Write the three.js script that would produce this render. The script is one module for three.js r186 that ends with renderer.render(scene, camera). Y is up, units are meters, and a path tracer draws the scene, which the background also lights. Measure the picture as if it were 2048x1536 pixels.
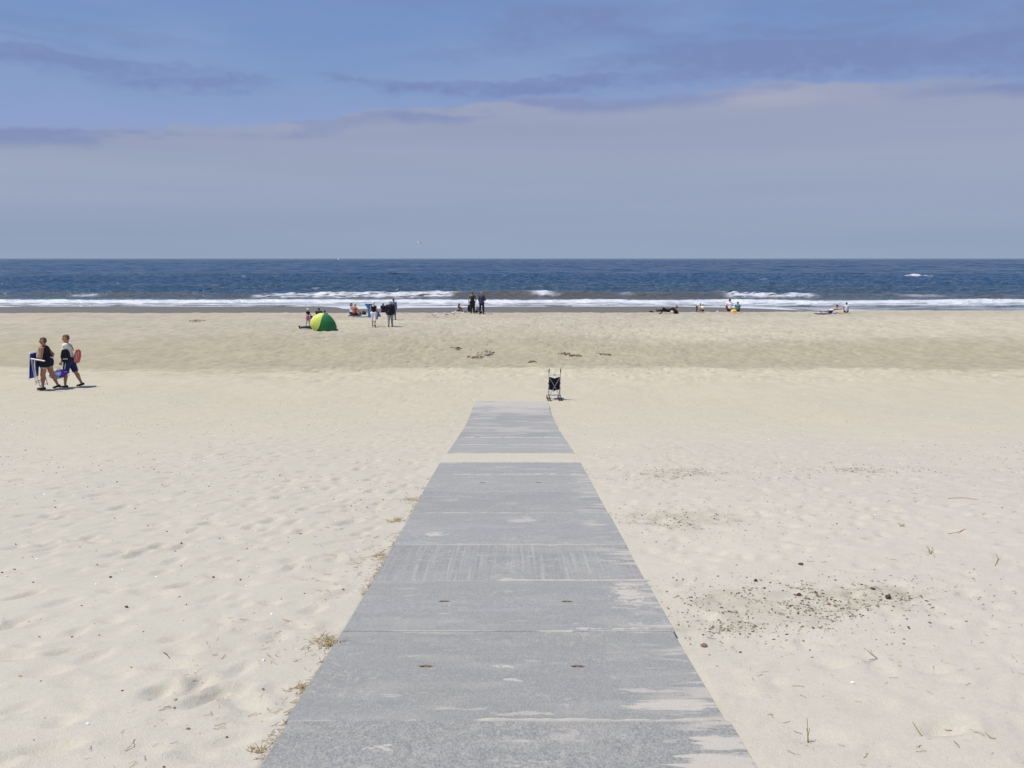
import * as THREE from 'three';
import { mergeGeometries } from 'three/addons/utils/BufferGeometryUtils.js';

// ---------------------------------------------------------------- camera, sky, sun, exposure
const EYE = 6.15;                                   // metres above the sea
const scene = new THREE.Scene();
const camera = new THREE.PerspectiveCamera(2 * Math.atan(768 / 1600) * 180 / Math.PI, 4 / 3, 0.1, 90000);
const PITCH = Math.atan(251 / 1600);
camera.position.set(0, EYE, 0);
camera.rotation.set(-PITCH, 0, 0);
const renderer = new THREE.WebGLRenderer({ antialias: true });
renderer.setSize(1024, 768);
renderer.toneMapping = THREE.LinearToneMapping;
renderer.toneMappingExposure = 1.0;
renderer.shadowMap.enabled = true;
const SUN_DIR = new THREE.Vector3(-0.42, 0.9, 0.05).normalize();
const sun = new THREE.DirectionalLight(new THREE.Color(1.0, 0.955, 0.88), 4.3);
sun.position.copy(SUN_DIR).multiplyScalar(200);
sun.castShadow = true;
sun.shadow.mapSize.set(4096, 4096);
Object.assign(sun.shadow.camera, { left: -90, right: 90, top: 90, bottom: -90, near: 1, far: 500 });
scene.add(sun, sun.target);

// seeded random numbers and noise
function rng(seed) { let a = seed >>> 0; return () => { a = (a + 0x6D2B79F5) | 0; let t = Math.imul(a ^ (a >>> 15), 1 | a); t = (t + Math.imul(t ^ (t >>> 7), 61 | t)) ^ t; return ((t ^ (t >>> 14)) >>> 0) / 4294967296; }; }
const PERM = new Float32Array(65536); { const r = rng(77); for (let i = 0; i < 65536; i++) PERM[i] = r(); }
const hash = (i, j) => PERM[((Math.imul(i, 374761393) + Math.imul(j, 668265263)) >>> 7) & 65535];
function vn(x, y) { const i = Math.floor(x), j = Math.floor(y); let u = x - i, v = y - j; u = u * u * (3 - 2 * u); v = v * v * (3 - 2 * v); const a = hash(i, j), b = hash(i + 1, j), c = hash(i, j + 1), d = hash(i + 1, j + 1); return a + (b - a) * u + (c - a) * v + (a - b - c + d) * u * v; }
function fbm(x, y, o = 4) { let s = 0, a = 0.5, t = 0; for (let k = 0; k < o; k++) { s += a * vn(x, y); t += a; a *= 0.5; const q = x * 1.62 + y * 1.18 + 17.3; y = -x * 1.18 + y * 1.62 + 9.1; x = q; } return s / t; }
function fbmA(x, y, o = 4) { let s = 0, a = 0.5, t = 0; for (let k = 0; k < o; k++) { s += a * vn(x + k * 31.7, y + k * 11.3); t += a; a *= 0.5; x *= 2.03; y *= 2.03; } return s / t; }   // keeps its axes, for streaks
const clamp = (x, a = 0, b = 1) => Math.min(b, Math.max(a, x));
const ss = (a, b, x) => { const t = clamp((x - a) / (b - a)); return t * t * (3 - 2 * t); };
const mix = (a, b, t) => a + (b - a) * t;
const mix3 = (a, b, t) => [mix(a[0], b[0], t), mix(a[1], b[1], t), mix(a[2], b[2], t)];
const lin = c => c <= 0.04045 ? c / 12.92 : ((c + 0.055) / 1.055) ** 2.4;
const S = (r, g, b) => [lin(r / 255), lin(g / 255), lin(b / 255)];
const DEG = Math.PI / 180;

// the sky: clear blue air, a low bank of stratus all round, thin grey-violet cloud sheets above it
{
  const W = 4096, H = 2048, data = new Float32Array(W * H * 4);
  const edge = [[-60, 8.2], [-40, 7.6], [-31.7, 7.7], [-27.8, 7.85], [-23, 8.32], [-22.2, 8.66], [-17.5, 8.89], [-14.3, 9.06], [-11, 9.56], [-7.7, 9.97], [-3.6, 10.23], [-0.8, 10.7], [2.6, 10.9], [9.4, 11.0], [12.7, 11.25], [17.4, 11.3], [22, 11.0], [26.2, 10.92], [31.4, 10.4], [40, 9.8], [60, 9.3]];
  const bankEdge = az => {
    const far = 9 + 2.4 * (fbm(3 + 2.2 * Math.cos(az * DEG), 5 + 2.2 * Math.sin(az * DEG), 3) - 0.5) * 2;
    let e = far;
    if (Math.abs(az) < 60) { let k = 0; while (edge[k + 1][0] < az) k++; const t = (az - edge[k][0]) / (edge[k + 1][0] - edge[k][0]); e = mix(edge[k][1], edge[k + 1][1], t); e = mix(e, far, ss(42, 60, Math.abs(az))); }
    return e;
  };
  // thin sheets: azimuth, elevation, half width, half height, tilt (degrees of elevation per degree of azimuth), strength
  const sheets = [
    [-30, 11.9, 5.5, 0.45, -0.03, 0.7], [-24.5, 11.8, 6, 0.4, -0.02, 0.6], [-20.3, 11.1, 4, 0.4, 0.03, 0.75], [-29, 12.75, 5, 0.3, -0.12, 0.3],
    [-5.3, 11.55, 3.2, 0.32, 0, 0.85], [-10.8, 11.8, 3, 0.25, -0.02, 0.5], [2, 11.5, 5, 0.42, 0.02, 0.9],
    [17.8, 12.85, 9, 1.0, -0.03, 1.25], [7.5, 12.75, 5, 0.5, 0.05, 0.55], [25.5, 12.35, 4.5, 0.5, -0.05, 0.7], [12, 11.8, 5, 0.35, 0.05, 0.6],
    [4, 15.6, 5.5, 1.1, 0.06, 0.75], [-6, 16.6, 7, 0.5, 0, 0.35], [19, 14.2, 6, 0.5, -0.06, 0.65], [29.5, 12.7, 3.5, 0.5, 0.02, 0.8], [27, 14.6, 6, 0.5, -0.05, 0.35], [-2, 13.7, 5, 0.45, 0.04, 0.3], [13, 15.8, 4, 0.3, 0, 0.3], [8.5, 14.6, 5, 0.35, -0.1, 0.5], [23, 15.2, 6, 0.35, -0.04, 0.5], [-26, 13.6, 6, 0.3, -0.08, 0.3],
  ];
  const clearLow = S(136, 160, 202), clearTop = S(117, 147, 196), zenith = S(84, 118, 178);
  const bankLow = S(147, 163, 187), bankMid = S(153, 165, 190), bankTop = S(154, 163, 189), rim = S(128, 143, 188), sheetCol = S(121, 139, 186);
  const r = rng(5), many = [];
  for (let k = 0; k < 150; k++) { const az = -180 + 360 * r(), el = 11.5 + 45 * r() ** 1.5; if (Math.abs(az) < 34 && el < 18) continue; many.push([az, el, (4 + 6 * r()) * (1 + el / 30), (0.3 + 0.7 * r()) * (1 + el / 18), 0.12 * (r() - 0.5), 0.35 + 0.55 * r()]); }
  const all = sheets.concat(many);
  const N = (az, el, fa, fe, oct, off) => { const v = fbmA(az * fa + off, el * fe + off * 0.7, oct); return az > 150 ? mix(v, fbmA((az - 360) * fa + off, el * fe + off * 0.7, oct), (az - 150) / 30) : v; };   // seamless behind the camera
  for (let j = H / 2; j < H; j++) {
    const el = (j + 0.5 - H / 2) / H * 180;
    const near = all.filter(s => Math.abs(el - s[1]) < s[3] * 3.2 + 0.8);
    for (let i = 0; i < W; i++) {
      let az = ((i + 0.5) / W - 0.25) * 360; if (az > 180) az -= 360;
      let c = mix3(clearLow, clearTop, ss(7, 17, el)); c = mix3(c, zenith, ss(17, 75, el));
      const hz = N(az, el, 0.09, 0.5, 4, 40) - 0.5;
      c = mix3(c, S(148, 163, 204), clamp(0.3 * ss(20, 9, el) + hz * 0.9));
      let m = 0;
      if (near.length) {
        const w1 = N(az, el, 0.16, 0.5, 4, 7) - 0.5, w2 = N(az, el, 0.5, 1.7, 5, 70) - 0.5, w3 = N(az, el, 1.6, 3.2, 4, 170) - 0.5;
        for (const s of near) {
          let da = az - s[0]; if (da > 180) da -= 360; if (da < -180) da += 360;
          const x = (da + w1 * 4) / s[2]; if (x < -2.2 || x > 2.2) continue;
          const y = (el - s[1] - s[4] * da + w1 * 1.3 + w2 * 0.6 + w3 * 0.4) / s[3];
          const up = y > 0 ? 1 - ss(0.65, 1.1, y) : Math.exp(-y * y * 0.6);   // crisper above, trailing off below
          m = 1 - (1 - m) * (1 - clamp(s[5] * 1.15 * up * Math.exp(-(x ** 4)) * (0.95 + 1.0 * w2 + 0.9 * w3)));
        }
      }
      c = mix3(c, sheetCol, clamp(m) * 0.92);
      // the bank
      const e = bankEdge(az) + 0.6 * (N(az, el, 0.22, 0.15, 4, 11) - 0.5) + 0.42 * (N(az, el, 0.9, 0.7, 5, 21) - 0.5);
      const inside = ss(e + 0.04, e - 0.2 - 0.5 * ss(0.4, 0.7, N(az, el, 0.1, 0.3, 2, 31)), el);
      let b = mix3(bankLow, bankMid, ss(0, 4, el)); b = mix3(b, bankTop, ss(4, 8.5, el));
      const lump = N(az, el, 0.18, 0.8, 4, 90);
      b = mix3(b, rim, 0.8 * ss(0.95, 0.1, Math.abs(e - el - 0.45)) * ss(0.38, 0.58, lump));
      b = mix3(b, S(166, 170, 192), 0.8 * Math.exp(-(((az - 17.2) / 3.6) ** 2) - (((el - 10.2) / 0.5) ** 2)) + 0.3 * ss(0.52, 0.75, N(az, el, 0.2, 0.9, 4, 33)) * ss(2.2, 0.5, e - el));
      b = mix3(b, rim, 0.6 * Math.exp(-(((az - 27.8) / 3.2) ** 2) - (((el - 10.1) / 0.45) ** 2)) * (0.5 + lump));
      const streak = N(az, el, 0.03, 0.7, 5, 3) - 0.5;
      b = [b[0] * (1 + 0.16 * streak), b[1] * (1 + 0.13 * streak), b[2] * (1 + 0.09 * streak)];
      c = mix3(c, b, inside);
      const k = 4 * (j * W + i);
      data[k] = c[0]; data[k + 1] = c[1]; data[k + 2] = c[2]; data[k + 3] = 1;
    }
  }
  for (let k = 0; k < (H / 2) * W; k++) { data[4 * k] = bankLow[0]; data[4 * k + 1] = bankLow[1]; data[4 * k + 2] = bankLow[2]; data[4 * k + 3] = 1; }
  const sky = new THREE.DataTexture(data, W, H, THREE.RGBAFormat, THREE.FloatType);
  sky.mapping = THREE.EquirectangularReflectionMapping; sky.magFilter = THREE.LinearFilter; sky.minFilter = THREE.LinearFilter; sky.needsUpdate = true;
  scene.background = sky; scene.environment = sky;
}

// ---------------------------------------------------------------- naming helpers
const taken = {};
function numbered(n) { taken[n] = (taken[n] ?? -1) + 1; return taken[n] ? n + '_' + String(taken[n]).padStart(3, '0') : n; }
function shade(m) { m.castShadow = true; m.receiveShadow = true; return m; }
function part(name, geo, mat, parent) { const m = shade(new THREE.Mesh(geo, mat)); m.name = name; parent.add(m); return m; }
function tag(o, label, category, group) { o.userData.label = label; o.userData.category = category; if (group) o.userData.group = group; return o; }
function thing(name, label, category, [x, y, z], turn = 0, group) { const o = new THREE.Group(); o.name = numbered(name); o.position.set(x, y, z); o.rotation.y = turn; scene.add(o); return tag(o, label, category, group); }
function solid(name, geo, mat, label, category, [x, y, z], turn = 0, group) { const m = shade(new THREE.Mesh(geo, mat)); m.name = numbered(name); m.position.set(x, y, z); m.rotation.y = turn; scene.add(m); return tag(m, label, category, group); }
function structure(name, geo, mat) { const m = shade(new THREE.Mesh(geo, mat)); m.name = name; m.userData.kind = 'structure'; scene.add(m); return m; }
function gridGeo(xs, ds, f) {                        // a sheet over the columns xs and rows ds (metres ahead); f -> [y, r, g, b]
  const nx = xs.length, nd = ds.length, p = new Float32Array(nx * nd * 3), c = new Float32Array(nx * nd * 3), uv = new Float32Array(nx * nd * 2), idx = new Uint32Array((nx - 1) * (nd - 1) * 6);
  let k = 0;
  for (let j = 0; j < nd; j++) for (let i = 0; i < nx; i++, k++) { const v = f(xs[i], ds[j]); p[3 * k] = xs[i]; p[3 * k + 1] = v[0]; p[3 * k + 2] = -ds[j]; c[3 * k] = v[1]; c[3 * k + 1] = v[2]; c[3 * k + 2] = v[3]; uv[2 * k] = xs[i]; uv[2 * k + 1] = ds[j]; }
  let q = 0;
  for (let j = 0; j < nd - 1; j++) for (let i = 0; i < nx - 1; i++) { const a = j * nx + i, b = a + 1, d = a + nx, e = d + 1; idx[q++] = a; idx[q++] = b; idx[q++] = e; idx[q++] = a; idx[q++] = e; idx[q++] = d; }
  const g = new THREE.BufferGeometry();
  g.setAttribute('position', new THREE.BufferAttribute(p, 3)); g.setAttribute('color', new THREE.BufferAttribute(c, 3)); g.setAttribute('uv', new THREE.BufferAttribute(uv, 2)); g.setIndex(new THREE.BufferAttribute(idx, 1));
  g.computeVertexNormals();
  return g;
}
function steps(list) { const o = [list[0][0]]; for (let k = 0; k < list.length - 1; k++) { const [a, s0] = list[k], [b, s1] = [list[k + 1][0], list[k][2] ?? list[k][1]]; let x = a; while (true) { const s = mix(s0, s1, clamp((x - a) / (b - a))); if (x + s * 1.4 > b) break; x += s; o.push(x); } o.push(b); } return o; }
function mirrored(list) { const h = steps(list); return h.slice(1).reverse().map(x => -x).concat(h); }
function tex(w, h, f, srgb = false, repeat) {        // f(u, v) in 0..1 -> [r, g, b] (0..1)
  const d = new Uint8Array(w * h * 4);
  for (let j = 0; j < h; j++) for (let i = 0; i < w; i++) { const v = f((i + 0.5) / w, (j + 0.5) / h, i, j), k = 4 * (j * w + i); d[k] = 255 * clamp(v[0]); d[k + 1] = 255 * clamp(v[1]); d[k + 2] = 255 * clamp(v[2]); d[k + 3] = 255; }
  const t = new THREE.DataTexture(d, w, h, THREE.RGBAFormat); t.magFilter = THREE.LinearFilter; t.minFilter = THREE.LinearMipmapLinearFilter; t.wrapS = t.wrapT = THREE.RepeatWrapping; if (srgb) t.colorSpace = THREE.SRGBColorSpace; if (repeat) t.repeat.set(repeat, repeat); t.needsUpdate = true;
  return t;
}
const tile = n => (i, j) => PERM[(((i % n) + n) % n) * 97 + (((j % n) + n) % n) * 389 & 65535];
function tvn(x, y, n) { const i = Math.floor(x), j = Math.floor(y); let u = x - i, v = y - j; u = u * u * (3 - 2 * u); v = v * v * (3 - 2 * v); const h = (a, b) => hash((((a % n) + n) % n) + n * 7, (((b % n) + n) % n)); const a = h(i, j), b = h(i + 1, j), c = h(i, j + 1), d = h(i + 1, j + 1); return a + (b - a) * u + (c - a) * v + (a - b - c + d) * u * v; }

// ---------------------------------------------------------------- the beach
const PROFILE = [[-60, 1.7], [-10, 1.86], [0, 2.04], [3.45, 2.39], [5.37, 2.63], [6.6, 2.765], [7.82, 2.89], [9.29, 3.035], [11.98, 3.295], [13.1, 3.4], [14.5, 3.58], [17.46, 3.95], [20, 4.25], [22.85, 4.49], [25.7, 4.6], [29, 4.62], [32.5, 4.63], [35, 4.74], [38, 4.88], [43, 4.92], [48, 4.76], [54, 4.57], [60, 4.48], [64, 4.43], [67, 4.48], [70, 4.75], [76, 5.4], [86, 5.84], [95, 6.0], [102, 6.1], [107, 6.18], [114, 6.45], [127, 7.3], [175, 9.5]];
const SLOPE = PROFILE.map((p, k) => { const a = PROFILE[Math.max(0, k - 1)], b = PROFILE[Math.min(PROFILE.length - 1, k + 1)]; return (b[1] - a[1]) / (b[0] - a[0]); });
function profile(d) {                                // metres below the eye
  if (d <= PROFILE[0][0]) return PROFILE[0][1];
  let k = 0; while (k < PROFILE.length - 2 && PROFILE[k + 1][0] < d) k++;
  const [x0, y0] = PROFILE[k], [x1, y1] = PROFILE[k + 1], w = x1 - x0, t = Math.min(1, (d - x0) / w), t2 = t * t, t3 = t2 * t;
  return (2 * t3 - 3 * t2 + 1) * y0 + (t3 - 2 * t2 + t) * w * SLOPE[k] + (-2 * t3 + 3 * t2) * y1 + (t3 - t2) * w * SLOPE[k + 1];
}
const PATH_HALF = 1.2;
// joints between the boards of the path, metres ahead; drifted sand lies over the stretch 13.1 to 14.5
const JOINTS = [[1.3, 2.62], [2.62, 3.96], [3.96, 5.37], [5.37, 6.6], [6.6, 7.82], [7.82, 9.29], [9.29, 10.6], [10.6, 11.98], [11.98, 13.22], [14.42, 15.95], [15.95, 17.46], [17.46, 18.8], [18.8, 20.15], [20.15, 21.5], [21.5, 22.85], [22.85, 24.3], [24.3, 25.7]];
function base(x, d) {                                // the beach without footprints
  const side = ss(1.6, 6, Math.abs(x));                // away from the path the slope eases more gently
  let h = profile(d); if (side > 0 && d > 2 && d < 34) { let s = 0; for (let k = -3; k <= 3; k++) s += profile(d + k * 1.2); h = mix(h, s / 7, side); }
  let y = EYE - h;
  y += 0.27 * ss(-5, -15, x) * ss(15, 24, d) * ss(35, 29, d);
  y += 0.16 * ss(6, 40, x) * ss(52, 62, d) * ss(90, 70, d) - 0.05 * ss(-6, -50, x) * ss(50, 62, d) * ss(90, 70, d);
  y -= ss(82, 90, d) * (0.13 * ss(18, 40, x) + 0.05 * ss(-58, -80, x));
  const away = ss(1.5, 5, Math.abs(x));
  y += away * 0.16 * (fbm(x * 0.13 + 5, d * 0.13, 3) - 0.5) * ss(84, 70, d);
  return y;
}
function dents(x, d) {                               // old footprints, half filled by blown sand
  const C = 0.29; const ci = Math.floor(x / C), cj = Math.floor(d / C); let s = 0;
  for (let i = ci - 1; i <= ci + 1; i++) for (let j = cj - 1; j <= cj + 1; j++) {
    const h = hash(i * 3 + 11, j * 5 + 3); if (h > 0.9) continue;
    const px = (i + hash(i + 501, j)) * C, pd = (j + hash(i, j + 733)) * C, an = (hash(i + 91, j + 17) - 0.35) * 2.4, ca = Math.cos(an), sa = Math.sin(an), a = 0.07 + 0.08 * hash(i + 7, j + 201), b = 0.045 + 0.035 * hash(i + 77, j + 21), dep = 0.013 + 0.036 * hash(i + 15, j + 66) ** 1.6;
    const u = ((x - px) * ca + (d - pd) * sa) / a, v = (-(x - px) * sa + (d - pd) * ca) / b, r2 = u * u + v * v;
    if (r2 < 9) s += dep * (-Math.exp(-r2 * r2 * 0.7) + 0.42 * Math.exp(-((Math.sqrt(r2) - 1.35) ** 2) * 5) * (0.6 + 0.5 * u));
  }
  return s;
}
// crusted damp patches with crumbs beside the path: x, metres ahead, half sizes
const PATCHES = [[2.1, 6.05, 1.0, 0.62], [1.55, 5.62, 0.55, 0.25], [2.75, 6.35, 0.7, 0.3], [2.05, 9.05, 0.72, 0.62], [2.75, 12.2, 0.9, 0.4], [5.6, 12.6, 0.6, 0.35]];
function patch(x, d) { let m = 0; const w = 1.3 * (fbm(x * 2.1, d * 2.1, 4) - 0.5) + 0.6 * (fbm(x * 8, d * 8, 3) - 0.5); for (const [a, b, r, s] of PATCHES) { const q = Math.hypot((x - a) / r, (d - b) / s) + w; m = Math.max(m, ss(1.15, 0.45, q)); } return m; }
function ground(x, d) {
  let y = base(x, d);
  const ax = Math.abs(x), off = ss(PATH_HALF - 0.02, PATH_HALF + 0.3, ax);
  const onPath = d > 0.9 && d < 25.75;
  let rough = 0;
  if (d > 1 && d < 90) {
    const k = mix(0.98, 0.4, ss(10, 20, d)) * (x > 0 ? 0.62 : 1) * (0.75 + 0.5 * fbm(x * 0.4 + 60, d * 0.4, 2));
    if (d < 30) rough += dents(x, d) * k; else if (d < 66 && Math.abs(x) < 55) rough += 1.5 * dents(x * 0.6, d * 0.6);
    rough += 0.03 * (fbm(x * 1.1, d * 1.1 + 50, 3) - 0.5) + 0.014 * (fbm(x * 3.7 + 8, d * 3.7, 3) - 0.5);
    if (x > 1 && d < 22) rough += 0.014 * (fbmA((x * 0.8 + d * 0.6) * 4.2, (-x * 0.6 + d * 0.8) * 1.3, 3) - 0.5);
    if (d > 24) rough += 0.1 * ss(24, 36, d) * ss(90, 78, d) * (fbm(x * 2.1 + 40, d * 1.9, 2) - 0.5);
    if (d > 25) rough += 0.05 * ss(25, 34, d) * (fbm(x * 0.9 + 3, d * 0.7, 4) - 0.5) * ss(90, 78, d);
    const pm = patch(x, d); rough += pm * (0.05 * (fbm(x * 7, d * 7, 4) - 0.45));
  }
  if (onPath) {
    const band = ss(13.0, 13.22, d) * ss(14.56, 14.4, d), end = ss(24.6, 25.75, d);
    if (ax < PATH_HALF - 0.02) return mix(y - 0.055, y + 0.008 + 0.01 * (vn(x * 3, d * 6) - 0.5), Math.max(band, ss(25.4, 25.75, d)));
    const lip = (x > 0 ? -0.04 - 0.02 * vn(d * 1.7, 4) : -0.012 - 0.012 * vn(d * 2.3, 9)) + 0.012 * (fbm(x * 9, d * 7, 3) - 0.5);
    const back = x > 0 ? ss(PATH_HALF, 3.4, ax) : ss(PATH_HALF, 2.2, ax);
    return y + mix(mix(lip, 0.004, Math.max(band, end * 0.6)), 0, back) + rough * off;
  }
  return y + rough;
}
const DRY = [0.512, 0.466, 0.384], DRY_FAR = [0.495, 0.436, 0.325], DAMP = [0.372, 0.325, 0.222], RIDGE = [0.400, 0.350, 0.266], RIDGE_PALE = [0.462, 0.407, 0.308], WET = [0.135, 0.122, 0.112], CRUST = [0.40, 0.36, 0.275], PINKISH = [0.500, 0.446, 0.386];
function sandColor(x, d) {
  const n = fbm(x * 0.35 + 20, d * 0.35, 3) - 0.5, n2 = fbm(x * 0.07, d * 0.12 + 9, 3) - 0.5, n3 = fbm(x * 3.1, d * 3.1, 3) - 0.5, n4 = fbm(x * 1.2 + 70, d * 1.6, 4) - 0.5;
  let c = mix3(DRY, DRY_FAR, ss(7, 30, d + n * 12));
  c = mix3(c, PINKISH, 0.65 * ss(0.5, 7, x + 3 * n) * ss(20, 9, d + n * 6));
  c = mix3(c, DAMP, ss(33.3, 35.8, d + n2 * 3 + n4 * 2.2 - 0.012 * x));
  c = mix3(c, mix3(RIDGE, RIDGE_PALE, ss(-25, 30, x + n2 * 50)), ss(44, 51, d + n2 * 9 + n4 * 5));
  c = mix3(c, mix3(RIDGE_PALE, DRY_FAR, 0.35), 0.75 * ss(0.12, 0.3, n2 + 0.1 + 0.004 * x) * ss(48, 54, d) * ss(63, 58, d));
  c = mix3(c, RIDGE, 0.8 * ss(59, 63, d + n2 * 4));
  c = mix3(c, DAMP, 0.55 * ss(0.16, 0.34, n4 + n2 * 0.6) * ss(27, 34, d) * ss(64, 50, d));
  c = mix3(c, WET, ss(72, 78, d + n2 * 5));
  if (d < 16 && x > 1 && x < 8) c = mix3(c, CRUST, 0.6 * (d > 11 ? 0.6 : 1) * ss(0.3, 1.0, patch(x, d) * 0.8 + 1.9 * (fbm(x * 6.5, d * 6.5, 5) - 0.5)) * ss(0, 0.3, patch(x, d)));
  const g = 1 + 0.07 * n3 + 0.10 * n + 0.16 * ss(24, 40, d) * (fbm(x * 1.7, d * 0.9 + 4, 3) - 0.5) + 0.22 * ss(20, 40, d) * (fbm(x * 3.3 + 90, d * 1.5, 2) - 0.5) + 0.12 * ss(24, 40, d) * (hash(Math.round(x * 7), Math.round(d * 2.5)) - 0.5);
  return [c[0] * g, c[1] * g, c[2] * g];
}
const XC = PATH_HALF;
const sandXs = mirrored([[0, 0.11], [1.1, 0.035], [XC + 0.1, 0.042], [6, 0.06, 0.12], [20, 0.16, 0.42], [52, 0.6, 2], [115, 4, 60], [2500, 300]]);
const sandDs = steps([[-400, 60, 20], [-60, 6, 2], [-2, 0.5, 0.2], [2.6, 0.04, 0.05], [12, 0.065, 0.1], [26, 0.15, 0.23], [70, 0.4, 1], [170, 1]]);
const grain = tex(1024, 1024, (u, v, i, j) => { const q = 0.5 + 0.5 * (tvn(u * 512, v * 512, 512) - 0.5) + 0.45 * (tvn(u * 190, v * 190, 190) - 0.5) + 0.3 * (tvn(u * 60, v * 60, 60) - 0.5); const s = 0.9 + 0.16 * (q - 0.5) + 0.07 * (hash(i, j) - 0.5) - (hash(i + 9, j + 4) > 0.9975 ? 0.22 : 0) + (hash(i + 19, j + 41) > 0.9985 ? 0.1 : 0); return [s, s * 0.998, s * 0.995]; }, false, 1 / 1.7);
const grainBump = tex(1024, 1024, (u, v, i, j) => { const q = 0.5 * tvn(u * 500, v * 500, 500) + 0.35 * tvn(u * 211, v * 211, 211) + 0.15 * tvn(u * 60, v * 60, 60); return [q, q, q]; }, false, 1 / 1.3);
const sandMat = new THREE.MeshStandardMaterial({ vertexColors: true, map: grain, bumpMap: grainBump, bumpScale: 0.004, roughness: 1 });
sandMat.color.setRGB(1.097, 1.11, 1.09);
structure('sand', gridGeo(sandXs, sandDs, (x, d) => [ground(x, d), ...sandColor(x, d)]), sandMat);

// where a line of sight through the photograph (2048 x 1536) meets the beach
function at(px, py, up = 0) {
  const vx = (px - 1024) / 1600, vy = (768 - py) / 1600, c = Math.cos(PITCH), s = Math.sin(PITCH);
  const dy = vy * c - s, dz = -vy * s - c;
  let t = 2; for (; t < 140; t += 0.05) { if (EYE + dy * t < base(vx * t, -dz * t)) break; }
  const x = vx * t, d = -dz * t;
  return [x, ground(x, d) + up, -d];
}
const mpp = p => Math.hypot(p[2], 0) * 1.0 / 1600;   // metres to one photograph pixel, near enough

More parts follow.
